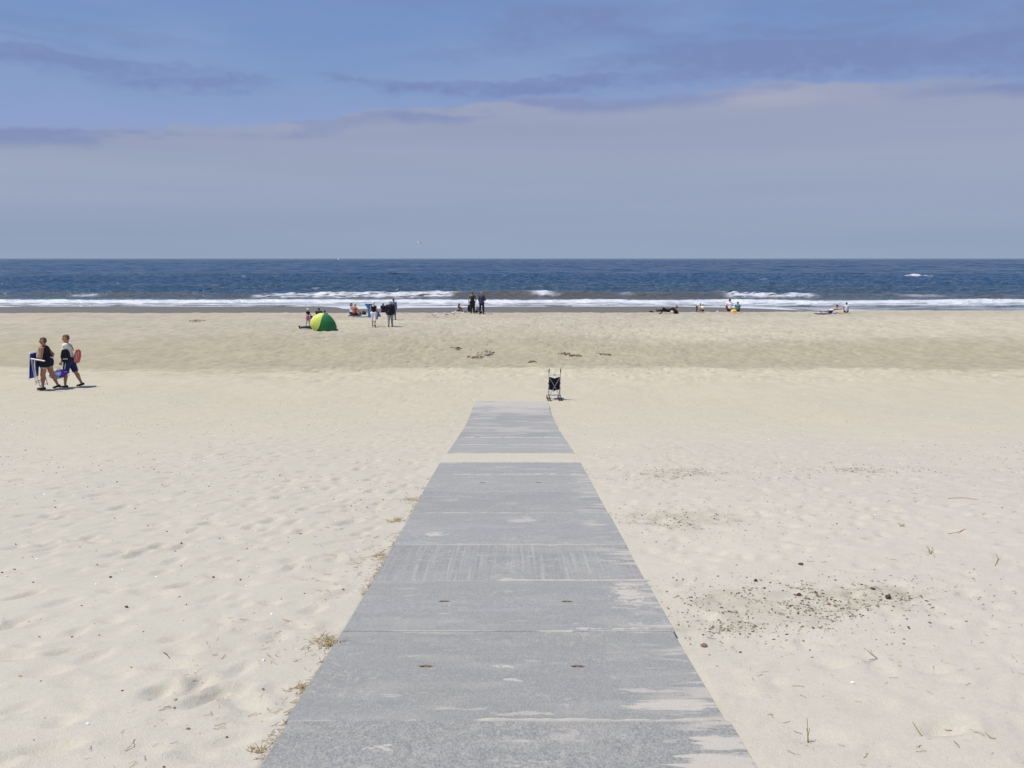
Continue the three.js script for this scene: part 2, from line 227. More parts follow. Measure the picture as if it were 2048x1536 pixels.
// ---------------------------------------------------------------- the path of boards
{
  const path = new THREE.Group(); path.name = 'path'; path.userData.kind = 'structure'; scene.add(path);
  const top = d => EYE - profile(d);
  const tone = JOINTS.map((_, k) => [0.97 + 0.09 * (hash(k, 40) - 0.5), hash(k, 41)]);
  const GREY = S(166, 166, 164), SANDY = S(202, 194, 181), WARM = S(160, 159, 152);
  // blown sand that has settled on the boards: x, metres ahead, half sizes, amount
  const blobs = [[0.98, 6.2, 0.1, 0.26, 1], [1.02, 6.48, 0.14, 0.05, 0.8], [0.95, 4.16, 0.24, 0.07, 1], [0.86, 4.35, 0.2, 0.03, 0.7], [1.08, 3.72, 0.13, 0.1, 1], [1.02, 3.5, 0.22, 0.12, 1], [1.12, 3.2, 0.2, 0.2, 1], [-0.63, 3.67, 0.07, 0.03, 0.9], [-0.8, 8.25, 0.09, 0.07, 1.1], [0.12, 8.9, 0.16, 0.09, 0.7], [0.2, 9.05, 0.05, 0.12, 0.5], [-0.75, 10.1, 0.14, 0.035, 0.8], [0.3, 3.78, 0.07, 0.05, 0.5], [0.12, 4.05, 0.12, 0.02, 0.6], [0.55, 5.42, 0.08, 0.02, 0.9], [0.85, 5.42, 0.1, 0.02, 0.9], [0.92, 5.5, 0.09, 0.04, 0.6], [0.5, 12.5, 0.3, 0.04, 0.8], [-0.05, 12.7, 0.25, 0.03, 0.9], [-1.0, 13.1, 0.2, 0.06, 0.7], [0.95, 7.65, 0.2, 0.08, 0.5], [1.1, 7.35, 0.1, 0.05, 0.4], [-0.55, 5.35, 0.25, 0.03, 0.4], [0.95, 9.45, 0.2, 0.07, 0.5], [0.05, 4.5, 0.05, 0.02, 0.9], [0.0, 4.72, 0.06, 0.02, 0.9], [0.13, 3.45, 0.1, 0.05, 0.5]];
  const look = (x, d) => {
    let k = JOINTS.findIndex(j => d < j[1]); if (k < 0) k = JOINTS.length - 1;
    const [b, w] = tone[k];
    const s1 = fbm(x * 160 + 31 * k, d * 95, 2) - 0.5, s2 = fbm(x * 22, d * 14 + 7 * k, 3) - 0.5, s3 = fbm(x * 2.2 + 9 * k, d * 2.2, 4) - 0.5, sc = fbmA(x * 3 + 5 * k, d * 26, 4) - 0.5;
    const close = k < 2 ? 1.7 : 1;
    let g = b * (1 + 0.44 * close * s1 + 0.09 * s2 + 0.12 * s3 + 0.10 * sc);
    let c = mix3(GREY, WARM, clamp(0.25 + w * 0.5 + s3)); c = c.map(v => v * g);
    if (k === 0 || k === 1) c = mix3(c, WARM.map(v => v * g), 0.6).map(v => v * 0.95);
    // blown sand
    let m = 0.5 * ss(0.72, 0.84, fbmA(x * 6 + 40 + 13 * k, d * 19, 5)) + 0.4 * ss(0.5, 0.85, fbm(x * 34 + 3, d * 30, 4)) * ss(0.4, 0.65, fbm(x * 1.9 + 3 * k, d * 3.2, 4)) + 0.16 * ss(0.5, 0.72, fbmA(x * 2.6 + 9, d * 7 + k, 5));
    const wob = 1.3 * (fbm(x * 9, d * 22, 5) - 0.5), wob2 = 1.5 * (fbmA(x * 6, d * 60, 4) - 0.5), wob3 = 3.2 * (fbm(x * 26, d * 55, 4) - 0.5);
    for (const [bx, bd, rx, rd, a] of blobs) { const q = Math.hypot((x - bx) / rx, (d - bd) / rd); if (q < 2) m = Math.max(m, a * ss(1.12, 0.72, q + wob + (rx < 0.13 ? wob3 : wob2))); }
    const edge = ss(0.75, 1.18, x + 0.5 * (fbmA(x * 2, d * 7, 4) - 0.5)); m = Math.max(m, 0.75 * edge * ss(0.5, 0.62, fbmA(x * 2.5 + 8, d * 17, 4)) * (d < 12 ? 1 : 0.5));
    if (k === 4) { const xs = x + 0.02 * (fbm(x * 3, d * 1.5, 2) - 0.5), rib = clamp(0.5 + 1.5 * (0.6 * vn(xs * 95, d * 1.4) + 0.4 * vn(xs * 52 + 7, d * 1.1) - 0.5)); const keep = ss(0.3, 0.6, fbm(x * 5 + 3, d * 3.4, 3)); m = Math.max(m, 0.36 * keep * ss(0.5, 0.95, rib)); c = mix3(c, c.map(v => v * 0.84), (1 - rib) * 0.9); }
    if (d > 17) { const st = fbmA(x * 1.3 + 50, d * 3.0, 5), far = ss(22.5, 24.5, d); m = Math.max(m, (0.5 + 0.35 * far) * ss(0.52 - 0.17 * far, 0.66 - 0.12 * far, st) ); if (d > 22.6) m = Math.max(m, (0.35 + 0.45 * ss(23, 25.4, d + 1.5 * (fbm(x * 1.5, d, 3) - 0.5))) * ss(0.3, 0.62, fbmA(x * 1.6 + 20, d * 5, 5))); }
    if (d > 14.3 && d < 16) m = Math.max(m, 0.22 + 0.3 * ss(0.5, 0.7, fbmA(x * 1.2, d * 6, 4)));
    const [j0, j1] = JOINTS[k], dj = Math.min(Math.abs(d - j0), Math.abs(d - j1)); m = Math.max(m, 0.8 * ss(0.02, 0.004, dj) * ss(0.42, 0.6, fbm(x * 2.5 + 4 * k, 3 + k, 4)));
    const sand = SANDY.map(v => v * (1 + 0.14 * s1));
    return mix3(c, sand, clamp(m));
  };
  const sheet = (d0, d1, w, h) => { const g = v => v <= 0.0031308 ? v * 12.92 : 1.055 * v ** (1 / 2.4) - 0.055; const t = tex(w, h, (u, v) => look(-1.25 + 2.5 * u, mix(d0, d1, v)).map(c => g(c * 0.80)), true); t.wrapS = t.wrapT = THREE.ClampToEdgeWrapping; return t; };
  const pit = tex(512, 512, (u, v) => { const q = 0.6 * tvn(u * 256, v * 256, 256) + 0.4 * tvn(u * 90, v * 90, 90); return [q, q, q]; }, false);
  const mats = [[1.3, 9.3, 1024, 2048], [9.28, 26, 1024, 2048]].map(([a, b, w, h]) => { const m = new THREE.MeshStandardMaterial({ map: sheet(a, b, w, h), bumpMap: pit, bumpScale: 0.0018, roughness: 0.88 }); m.userData.range = [a, b]; pit.repeat.set(4, 4); return m; });
  const rust = new THREE.MeshStandardMaterial({ color: new THREE.Color(0.2, 0.125, 0.075), roughness: 0.95 });
  const slots = { 2: [[-0.51, 4.72], [0.45, 4.72]], 3: [[-0.52, 6.03], [0.46, 6.03]], 7: [[-0.4, 11.3], [0.42, 11.3]] };
  const seamMat = new THREE.MeshStandardMaterial({ color: new THREE.Color(0.52, 0.475, 0.405), map: grain, roughness: 1 });
  JOINTS.forEach(([a, b], k) => {
    const la = a + 0.0015, lb = b - 0.0015, mid = (a + b) / 2, ya = top(a), yb = top(b), tilt = Math.atan2(yb - ya, b - a), L = (lb - la) / Math.cos(tilt) / 2;
    const jit = (hash(k, 3) - 0.5) * 0.018, w = PATH_HALF - 0.006 - 0.012 * hash(k, 5);
    const sh = new THREE.Shape(); const B = 0.006; sh.moveTo(-w + B, -L + B); sh.lineTo(w - B, -L + B); sh.lineTo(w - B, L - B); sh.lineTo(-w + B, L - B); sh.closePath();
    for (const [sx, sd] of slots[k] || []) { const h = new THREE.Path(), cx = sx, cy = (sd - mid) / Math.cos(tilt), hw = 0.045, hh = 0.019; h.absellipse(cx - hw + hh, cy, hh, hh, Math.PI / 2, -Math.PI / 2, false); h.absellipse(cx + hw - hh, cy, hh, hh, -Math.PI / 2, Math.PI / 2, false); h.closePath(); sh.holes.push(h); }
    const g = new THREE.ExtrudeGeometry(sh, { depth: 0.03, bevelEnabled: true, bevelThickness: B, bevelSize: B, bevelSegments: 2, curveSegments: 8 });
    g.translate(0, 0, -0.03 - B);
    const far = mid > 9.2 ? 1 : 0, m = mats[far], [d0, d1] = m.userData.range, p = g.attributes.position, uv = g.attributes.uv;
    for (let i = 0; i < p.count; i++) uv.setXY(i, (p.getX(i) + 1.25) / 2.5, (mid + p.getY(i) * Math.cos(tilt) - d0) / (d1 - d0));
    g.rotateX(-Math.PI / 2); g.rotateX(tilt);
    const o = part(k ? 'board_' + String(k).padStart(3, '0') : 'board', g, m, path);
    o.position.set(jit - 0.025, (ya + yb) / 2 + 0.003 * (k % 2), -mid); o.rotation.y = (hash(k, 8) - 0.5) * 0.006;
    for (const [sx, sd] of slots[k] || []) { const cy = -(sd - mid); const hoop = new THREE.TorusGeometry(0.02, 0.005, 8, 20); hoop.scale(2.2, 0.9, 1); hoop.rotateX(-Math.PI / 2 + tilt); hoop.translate(sx, -cy * Math.tan(tilt) - 0.004, cy); part('grip_slot', hoop, rust, o); const fill = new THREE.SphereGeometry(1, 16, 8, 0, 6.2832, 0, 1.57); fill.scale(0.05, 0.014, 0.021); fill.rotateX(tilt); fill.translate(sx, -cy * Math.tan(tilt) - 0.022, cy); part('slot_sand', fill, seamMat, o); }
  });
  // little ridges of sand along the joints
  const ridge = (x0, x1, d, wdt, hgt, seed) => {
    const n = Math.ceil((x1 - x0) / 0.02), pos = [], uv = [], idx = [];
    for (let i = 0; i <= n; i++) { const t = i / n, x = mix(x0, x1, t), e = ss(0, 0.06, t) * ss(1, 0.94, t), f = clamp(2.4 * fbm(x * 9 + seed, seed, 4) - 0.35, 0.05, 2), w = wdt * f * e + 0.002, h = hgt * f * e + 0.001, c = d + 0.02 * (fbm(x * 5, seed + 5, 4) - 0.5); for (const [o, v] of [[-1, -0.004], [-0.45, 0.7 * h], [0.1, h], [0.6, 0.6 * h], [1, -0.004]]) { pos.push(x, top(c + o * w) + v + 0.002, -(c + o * w)); uv.push(x, c + o * w); } }
    for (let i = 0; i < n; i++) for (let q = 0; q < 4; q++) { const s = i * 5 + q; idx.push(s, s + 5, s + 6, s, s + 6, s + 1); }
    const g = new THREE.BufferGeometry(); g.setAttribute('position', new THREE.Float32BufferAttribute(pos, 3)); g.setAttribute('uv', new THREE.Float32BufferAttribute(uv, 2)); g.setIndex(idx); g.computeVertexNormals(); return g;
  };
  [[-0.22, 1.12, 3.96, 0.011, 0.008], [-0.15, 1.2, 6.6, 0.017, 0.011], [-1.15, 1.15, 7.82, 0.008, 0.006], [-1.1, 1.12, 9.29, 0.009, 0.006], [-0.95, 1.18, 11.98, 0.02, 0.01], [-1.15, 1.15, 15.95, 0.02, 0.008], [-1.15, 1.15, 17.46, 0.03, 0.012], [0.2, 0.45, 5.37, 0.012, 0.006], [-1.18, 1.15, 14.42, 0.05, 0.01], [-1.18, 1.17, 13.2, 0.04, 0.01]].forEach(([a, b, d, w, h], k) => part('sand_ridge', ridge(a, b, d, w, h, k * 7.3), seamMat, path));
}

// ---------------------------------------------------------------- the sea
{
  const DEEP = [0.012, 0.052, 0.108], BROWN = [0.105, 0.095, 0.060], GREEN = [0.045, 0.075, 0.085], FOAM = [0.72, 0.73, 0.74];
  const bore = x => 112 + 2.2 * (fbm(x * 0.045, 3, 3) - 0.5) * 2 + 0.006 * x;
  const swell = x => 131.5 + 3 * (fbm(x * 0.018 + 9, 8, 2) - 0.5) * 2;
  const wave = (t, front, back) => t < 0 ? Math.exp(-((t / front) ** 2)) : Math.exp(-((t / back) ** 2));
  // broken stretches of the second wave: x from, to, strength
  const broken = [[-42, -9, 1.35], [3.4, 7.2, 1.3], [17.5, 19.5, 0.7], [34, 49, 1.15], [-71.5, -68, 1.1], [62, 70, 0.35]];
  const caps = [[140, 280, 6, 2.4, 1.6], [124, 279, 1.6, 0.8, 0.5], [-92, 278, 2, 0.8, 0.8], [-3, 290, 2.6, 0.8, 0.6], [-60, 205, 1.6, 0.7, 0.5], [190, 182, 1.4, 0.6, 0.7], [-40, 165, 1.2, 0.6, 0.5], [44, 190, 1.4, 0.6, 0.35], [75, 240, 1.8, 0.6, 0.35], [30, 340, 3, 1, 0.4], [-150, 330, 3, 1, 0.4]];
  function surf(x, d) {
    const r1 = d - bore(x), r2 = d - swell(x), n1 = fbm(x * 0.5, d * 0.9, 4), n2 = fbm(x * 1.7 + 9, d * 1.7, 3), amp1 = 0.42 + 0.3 * (fbm(x * 0.09, 1, 3) - 0.5), amp2 = (0.3 + 0.5 * ss(-45, -5, x) * ss(55, 25, x)) * (0.8 + 0.9 * (fbm(x * 0.05, 44, 3) - 0.5));
    const calm = ss(112, 150, d), deep = ss(150, 320, d);
    let y = 0.03 + 0.16 * (fbm(x * 0.06 + 3, 70, 3) - 0.45) * ss(112, 98, d) + 0.05 * ss(103, 94, d);
    y += amp1 * wave(r1, 0.9, 3.2) * (0.75 + 0.5 * n2);
    y += amp2 * wave(r2, 2.6, 5);
    y += 0.12 * wave(d - 104.5 - 1.5 * (fbm(x * 0.08, 12, 3) - 0.5), 0.6, 2) * (0.5 + n2);
    // open water: swells running in, and chop
    if (d < 2500) {
      const th = 2 * Math.PI, wob = 6 * fbm(x * 0.01, d * 0.012, 2);
      const s = Math.sin(th * (d / 17 + 0.0035 * x) + wob), s2 = Math.sin(th * (d / 9.3 - 0.012 * x) + wob * 1.7);
      const fade = ss(2500, 700, d);
      y += calm * fade * (0.15 * s + 0.09 * s2 * (0.4 + 1.2 * fbm(x * 0.03, d * 0.03, 2)) + 0.3 * (fbm(x * 0.32, d * 0.5, 3) - 0.5) * ss(900, 300, d) + 0.75 * (fbm(x * 0.9 + 5, d * 1.1, 2) - 0.5) * ss(420, 260, d) + 0.9 * (fbm(x * 0.45 + 5, d * 0.35, 2) - 0.5) * ss(200, 420, d) * ss(1500, 800, d));
    }
    if (d > 200 && d < 3200) y += ss(200, 700, d) * ss(3200, 2600, d) * 0.62 * Math.sin(2 * Math.PI * d / 26 + 9 * fbm(x * 0.006, d * 0.008, 3)) * (0.25 + 1.3 * vn(x * 0.021 + 3, d * 0.033));
    y += 0.03 * (n2 - 0.5) * ss(100, 108, d);
    // what the water is: clear blue far out, stirred sand near the shore
    const silt = ss(165, 118, d + 22 * (fbm(x * 0.02, d * 0.05, 3) - 0.5)), bar = 0.5 * ss(0.55, 0.72, fbmA(x * 0.006 + 4, d * 0.035, 3)) * ss(420, 240, d);
    let c = mix3(DEEP, GREEN, clamp(bar + 0.35 * silt));
    c = mix3(c, BROWN, silt * (0.3 + 0.35 * ss(0.4, 0.65, fbmA(x * 0.012 + 2, d * 0.05, 3)) + 0.45 * ss(-6, 0, -Math.abs(r2 + 2)) * ss(0.15, 0.5, amp2)));
    const g = 1 + 0.35 * (fbmA(x * 0.02, d * 0.11, 3) - 0.5); c = c.map(v => v * g);
    // foam
    let f = 0;
    const lace = fbmA(x * 0.5, d * 1.6, 4), fine = fbm(x * 1.3, d * 2.2, 3), rag = fbm(x * 0.7, d * 0.7 + 4, 3);
    f = Math.max(f, ss(-1.5, -1.0, r1) * ss(2.4 + 3 * (rag - 0.5), 0.9 + 3 * (rag - 0.5), r1) * (0.8 + 0.4 * fine));
    f = Math.max(f, 0.85 * ss(0.5, 0.62, lace) * ss(102, 106, d) * ss(0, -1, r1) + 0.3 * ss(104, 108, d) * ss(0, -1, r1));
    f = Math.max(f, 0.7 * ss(0.52, 0.66, fbmA(x * 0.12 + 5, d * 1.0, 4)) * ss(93, 97, d) * ss(112, 107, d));
    for (const [a, b, k] of broken) if (x > a - 3 && x < b + 3) { const e = ss(a - 1, a + 2.5, x + 3 * (rag - 0.5)) * ss(b + 1, b - 2.5, x + 3 * (rag - 0.5)); f = Math.max(f, k * e * ss(-3.4 - 2 * (b - a > 8 ? 1 : 0), -1.2, r2 + 3.5 * (fine - 0.5)) * ss(2.2, 0.2, r2 + 3 * (rag - 0.5)) * ss(b - a > 8 ? 0.38 : 0.2, b - a > 8 ? 0.55 : 0.3, lace * 0.6 + fine * 0.4)); if (b - a > 8) y += 0.28 * e * (fine - 0.35) * wave(r2, 3, 3); }
    for (const [cx, cd, rx, rd, k] of caps) { const q = Math.hypot((x - cx) / rx, (d - cd) / rd); if (q < 1.6) { f = Math.max(f, k * ss(1.1, 0.5, q + 0.9 * (fine - 0.5))); y += 0.35 * k * Math.exp(-q * q * 2); } }
    const depth = y - ground(x, d);
    if (d < 110) { f = Math.max(f, ss(0.07 + 0.07 * rag, 0.02, depth) * ss(0.3, 0.42, fbm(x * 0.16, 6, 4))); f *= 1; }
    f = clamp(f);
    c = mix3(c, FOAM, f);
    return [y, c[0], c[1], c[2]];
  }
  const xs = mirrored([[0, 0.5], [78, 0.9, 1.4], [155, 2.5, 6], [340, 12, 60], [1500, 150, 900], [12000, 3000, 9000], [45000, 9000]]);
  const ds = steps([[86, 0.35], [122, 0.4], [146, 0.7, 0.9], [327, 0.9]]);
  const farXs = mirrored([[0, 5], [420, 8, 12], [1500, 25, 80], [4000, 300, 2000], [45000, 9000]]), farDs = steps([[321, 2, 4], [700, 4.5, 6], [1500, 6, 7.5], [3300, 60, 600], [12000, 3000, 9000], [60000, 9000]]);
  const ripple = (() => {                              // slopes of the small waves, as a tile of 21 m
    const n = 1024, r = rng(31), w = []; for (let k = 0; k < 46; k++) { const m = 2 + Math.floor(46 * r() ** 1.6), a = (r() - 0.5) * 2.2; w.push([Math.round(m * Math.sin(a)), Math.round(m * Math.cos(a)) || 1, r() * 6.28, 1 / Math.pow(m, 0.85)]); }
    const tot = w.reduce((s, q) => s + q[3], 0), h = new Float32Array(n * n);
    for (let j = 0; j < n; j++) for (let i = 0; i < n; i++) { const u = i / n, v = j / n; let s = 0; for (const [a, b, p, q] of w) s += q * (1 - 2 * Math.abs(Math.sin(Math.PI * (a * u + b * v) + p))); h[j * n + i] = 0.9 * s / tot + 0.05 * (tvn(u * 220, v * 220, 220) - 0.5); }
    const amp = 1.5, px = 21 / n, at = (i, j) => h[((j + n) % n) * n + ((i + n) % n)];
    return tex(n, n, (u, v, i, j) => { const x = -amp * (at(i + 1, j) - at(i - 1, j)) / (2 * px), y = -amp * (at(i, j + 1) - at(i, j - 1)) / (2 * px), l = 1 / Math.hypot(x, y, 1); return [0.5 + 0.5 * x * l, 0.5 + 0.5 * y * l, 0.5 + 0.5 * l]; }, false, 1 / 21);
  })();
  const water = new THREE.MeshPhysicalMaterial({ vertexColors: true, roughness: 0.16, ior: 1.333, normalMap: ripple, normalScale: new THREE.Vector2(0.8, 0.8) });
  const sea = new THREE.Group(); sea.name = 'sea'; sea.userData.kind = 'structure'; scene.add(sea);
  part('inshore_water', gridGeo(xs, ds, surf), water, sea); part('open_water', gridGeo(farXs, farDs, surf), water, sea);
}

// ---------------------------------------------------------------- bodies: distance fields meshed with surface nets
const V = (x, y, z) => [x, y, z], add = (a, b) => [a[0] + b[0], a[1] + b[1], a[2] + b[2]], sub = (a, b) => [a[0] - b[0], a[1] - b[1], a[2] - b[2]], mul = (a, s) => [a[0] * s, a[1] * s, a[2] * s], dot = (a, b) => a[0] * b[0] + a[1] * b[1] + a[2] * b[2], len = a => Math.hypot(...a), unit = a => mul(a, 1 / (len(a) || 1)), cross = (a, b) => [a[1] * b[2] - a[2] * b[1], a[2] * b[0] - a[0] * b[2], a[0] * b[1] - a[1] * b[0]], lerp3 = (a, b, t) => add(a, mul(sub(b, a), t));
// a bone: [from, to, radius, radius, flat end at the start?, flat end at the end?, squash along an axis?]
function field(bones, k) {
  const B = bones.map(([a, b, r0, r1, c0, c1]) => { const d = sub(b, a), L = dot(d, d) || 1e-9; return { a, b, d, L, u: unit(d), r0, r1, c0, c1 }; });
  return (x, y, z) => {
    let s = 1e3;
    for (const { a, b, d, L, u, r0, r1, c0, c1 } of B) {
      const px = x - a[0], py = y - a[1], pz = z - a[2]; let t = (px * d[0] + py * d[1] + pz * d[2]) / L; t = t < 0 ? 0 : t > 1 ? 1 : t;
      const qx = px - d[0] * t, qy = py - d[1] * t, qz = pz - d[2] * t; let e = Math.sqrt(qx * qx + qy * qy + qz * qz) - (r0 + (r1 - r0) * t);
      if (c0) e = Math.max(e, -(px * u[0] + py * u[1] + pz * u[2]));
      if (c1) e = Math.max(e, (x - b[0]) * u[0] + (y - b[1]) * u[1] + (z - b[2]) * u[2]);
      const h = k - Math.abs(s - e); s = Math.min(s, e) - (h > 0 ? h * h / (4 * k) : 0);
    }
    return s;
  };
}
function meshField(f, bones, cell, extra = 0.03) {
  const lo = [1e9, 1e9, 1e9], hi = [-1e9, -1e9, -1e9];
  for (const [a, b, r0, r1] of bones) for (let i = 0; i < 3; i++) { const r = Math.max(r0, r1) + extra; lo[i] = Math.min(lo[i], a[i] - r, b[i] - r); hi[i] = Math.max(hi[i], a[i] + r, b[i] + r); }
  const n = lo.map((l, i) => Math.ceil((hi[i] - l) / cell) + 2), [nx, ny, nz] = n, F = new Float32Array(nx * ny * nz);
  let q = 0; for (let k = 0; k < nz; k++) for (let j = 0; j < ny; j++) for (let i = 0; i < nx; i++) F[q++] = f(lo[0] + i * cell, lo[1] + j * cell, lo[2] + k * cell);
  const id = new Int32Array(nx * ny * nz).fill(-1), pos = [], nor = [], idx = [], sx = 1, sy = nx, sz = nx * ny, C = [0, sx, sy, sx + sy, sz, sx + sz, sy + sz, sx + sy + sz], E = [[0, 1], [2, 3], [4, 5], [6, 7], [0, 2], [1, 3], [4, 6], [5, 7], [0, 4], [1, 5], [2, 6], [3, 7]];
  for (let k = 0; k < nz - 1; k++) for (let j = 0; j < ny - 1; j++) for (let i = 0; i < nx - 1; i++) {
    const o = i + j * sy + k * sz; let m = 0; for (let c = 0; c < 8; c++) if (F[o + C[c]] < 0) m |= 1 << c;
    if (m === 0 || m === 255) continue;
    let x = 0, y = 0, z = 0, w = 0;
    for (const [a, b] of E) { const fa = F[o + C[a]], fb = F[o + C[b]]; if ((fa < 0) === (fb < 0)) continue; const t = fa / (fa - fb); x += (a & 1) + t * ((b & 1) - (a & 1)); y += ((a >> 1) & 1) + t * (((b >> 1) & 1) - ((a >> 1) & 1)); z += (a >> 2) + t * ((b >> 2) - (a >> 2)); w++; }
    x = lo[0] + (i + x / w) * cell; y = lo[1] + (j + y / w) * cell; z = lo[2] + (k + z / w) * cell;
    id[o] = pos.length / 3; pos.push(x, y, z); const e = cell * 0.6, g = unit([f(x + e, y, z) - f(x - e, y, z), f(x, y + e, z) - f(x, y - e, z), f(x, y, z + e) - f(x, y, z - e)]); nor.push(...g);
  }
  for (let k = 1; k < nz - 1; k++) for (let j = 1; j < ny - 1; j++) for (let i = 1; i < nx - 1; i++) {
    const o = i + j * sy + k * sz, s = F[o] < 0;
    for (const [st, a, b] of [[sx, sy, sz], [sy, sz, sx], [sz, sx, sy]]) { if (s === F[o + st] < 0) continue; const v = [id[o], id[o - a], id[o - a - b], id[o - b]]; if (Math.min(...v) < 0) continue; if (s) idx.push(v[0], v[1], v[2], v[0], v[2], v[3]); else idx.push(v[0], v[2], v[1], v[0], v[3], v[2]); }
  }
  const g = new THREE.BufferGeometry(); g.setAttribute('position', new THREE.Float32BufferAttribute(pos, 3)); g.setAttribute('normal', new THREE.Float32BufferAttribute(nor, 3)); g.setIndex(idx); return g;
}
const blob = (bones, k, cell) => meshField(field(bones, k), bones, cell);

// the joints of a figure facing +z, its left at +x; angles in radians, forward positive
function skeleton(o) {
  const k = o.height / 1.75, fat = o.fat ?? 1, lean = o.lean ?? 0, hd = o.head ?? {}, J = {};
  const dirOf = (pitch, out, s) => [s * Math.sin(out), -Math.cos(pitch) * Math.cos(out), Math.sin(pitch) * Math.cos(out)];
  J.pelvis = [0, 0, 0];
  const up = [Math.sin(o.side ?? 0), Math.cos(lean), Math.sin(lean)], curve = o.curve ?? 0, up2 = unit([up[0], Math.cos(lean + curve), Math.sin(lean + curve)]);
  J.waist = mul(up, 0.17 * k); J.chest = add(J.waist, mul(up2, 0.2 * k)); J.neck = add(J.chest, mul(up2, 0.145 * k));
  const across = unit([Math.cos(o.twist ?? 0), 0, Math.sin(o.twist ?? 0)]), nl = lean + curve + (hd.lean ?? -lean * 0.5 - curve * 0.6);
  J.headUp = [0, Math.cos(nl), Math.sin(nl)]; J.head = add(J.neck, mul(J.headUp, 0.175 * k));
  ['L', 'R'].forEach((n, i) => {
    const s = i ? -1 : 1, l = o.legs[i], a = o.arms[i];
    J['hip' + n] = [s * 0.088 * k * Math.sqrt(fat), 0, 0];
    const th = l[0], sh = th - l[1], out = l[2] ?? 0.03;
    J['knee' + n] = add(J['hip' + n], mul(dirOf(th, out, s), 0.43 * k)); J['ankle' + n] = add(J['knee' + n], mul(dirOf(sh, l[4] ?? out * 0.3, s), 0.415 * k));
    const fp = l[3] ?? 0, fd = [s * 0.12, -Math.sin(fp), Math.cos(fp)]; J['heel' + n] = add(J['ankle' + n], add(mul(fd, -0.05 * k), [0, -0.038 * k, 0])); J['toe' + n] = add(J['ankle' + n], add(mul(fd, 0.155 * k), [0, -0.045 * k, 0]));
    J['sh' + n] = add(add(J.chest, mul(up2, 0.095 * k)), mul(across, s * 0.175 * k * (o.broad ?? 1)));
    const u = dirOf(a[0], a[2] ?? 0.12, s), fo = dirOf(a[0] + a[1], a[3] ?? (a[2] ?? 0.12) * 0.4, s);
    J['el' + n] = add(J['sh' + n], mul(u, 0.285 * k)); J['wr' + n] = add(J['el' + n], mul(fo, 0.25 * k)); J['fo' + n] = fo; J['in' + n] = [-s, 0, 0];
  });
  let low = 1e9; for (const n of ['heelL', 'heelR', 'toeL', 'toeR']) low = Math.min(low, J[n][1] - 0.03 * k); low = Math.min(low, -0.115 * k * fat);
  const drop = o.drop ?? -low; for (const n in J) if (!/^(fo|in)[LR]$|headUp/.test(n)) J[n] = [J[n][0], J[n][1] + drop, J[n][2]];
  J.k = k; J.fat = fat; J.slim = o.slim ?? 1; J.yaw = hd.yaw ?? 0; return J;
}
function bodyBones(J) {
  const { k, fat } = J, m = (x, f = 1) => x * k * f, B = {};
  B.pelvis = [J.hipL, J.hipR, m(0.108, fat), m(0.108, fat)]; B.belly = [add(J.pelvis, [0, 0.02, 0.01]), J.waist, m(0.112, fat), m(0.108, fat)];
  B.trunk = [J.waist, J.chest, m(0.108, fat), m(0.112, Math.sqrt(fat))];
  B.chest = [lerp3(J.chest, J.shL, 0.4), lerp3(J.chest, J.shR, 0.4), m(0.098, Math.sqrt(fat)), m(0.098, Math.sqrt(fat))];
  B.shL = [lerp3(J.neck, J.chest, 0.25), J.shL, m(0.058), m(0.057)]; B.shR = [lerp3(J.neck, J.chest, 0.25), J.shR, m(0.058), m(0.057)];
  B.neck = [lerp3(J.neck, J.chest, 0.2), lerp3(J.neck, J.head, 0.7), m(0.056), m(0.052)];
  const lf = Math.sqrt(fat);
  for (const n of ['L', 'R']) {
    B['ua' + n] = [J['sh' + n], J['el' + n], m(0.052, lf), m(0.04, lf)]; B['fa' + n] = [J['el' + n], J['wr' + n], m(0.041, lf), m(0.026)];
    B['th' + n] = [J['hip' + n], J['knee' + n], m(0.088, lf), m(0.057, lf)]; B['ca' + n] = [J['knee' + n], J['ankle' + n], m(0.055, lf), m(0.035)];
    const c = lerp3(J['knee' + n], J['ankle' + n], 0.3), back = unit(cross(sub(J['ankle' + n], J['knee' + n]), [1, 0, 0])); B['cb' + n] = [add(c, mul(back, -0.014 * k)), lerp3(J['knee' + n], J['ankle' + n], 0.55), m(0.056, lf), m(0.04, lf)];
    B['ft' + n] = [J['heel' + n], J['toe' + n], m(0.036), m(0.027)];
  }
  return B;
}
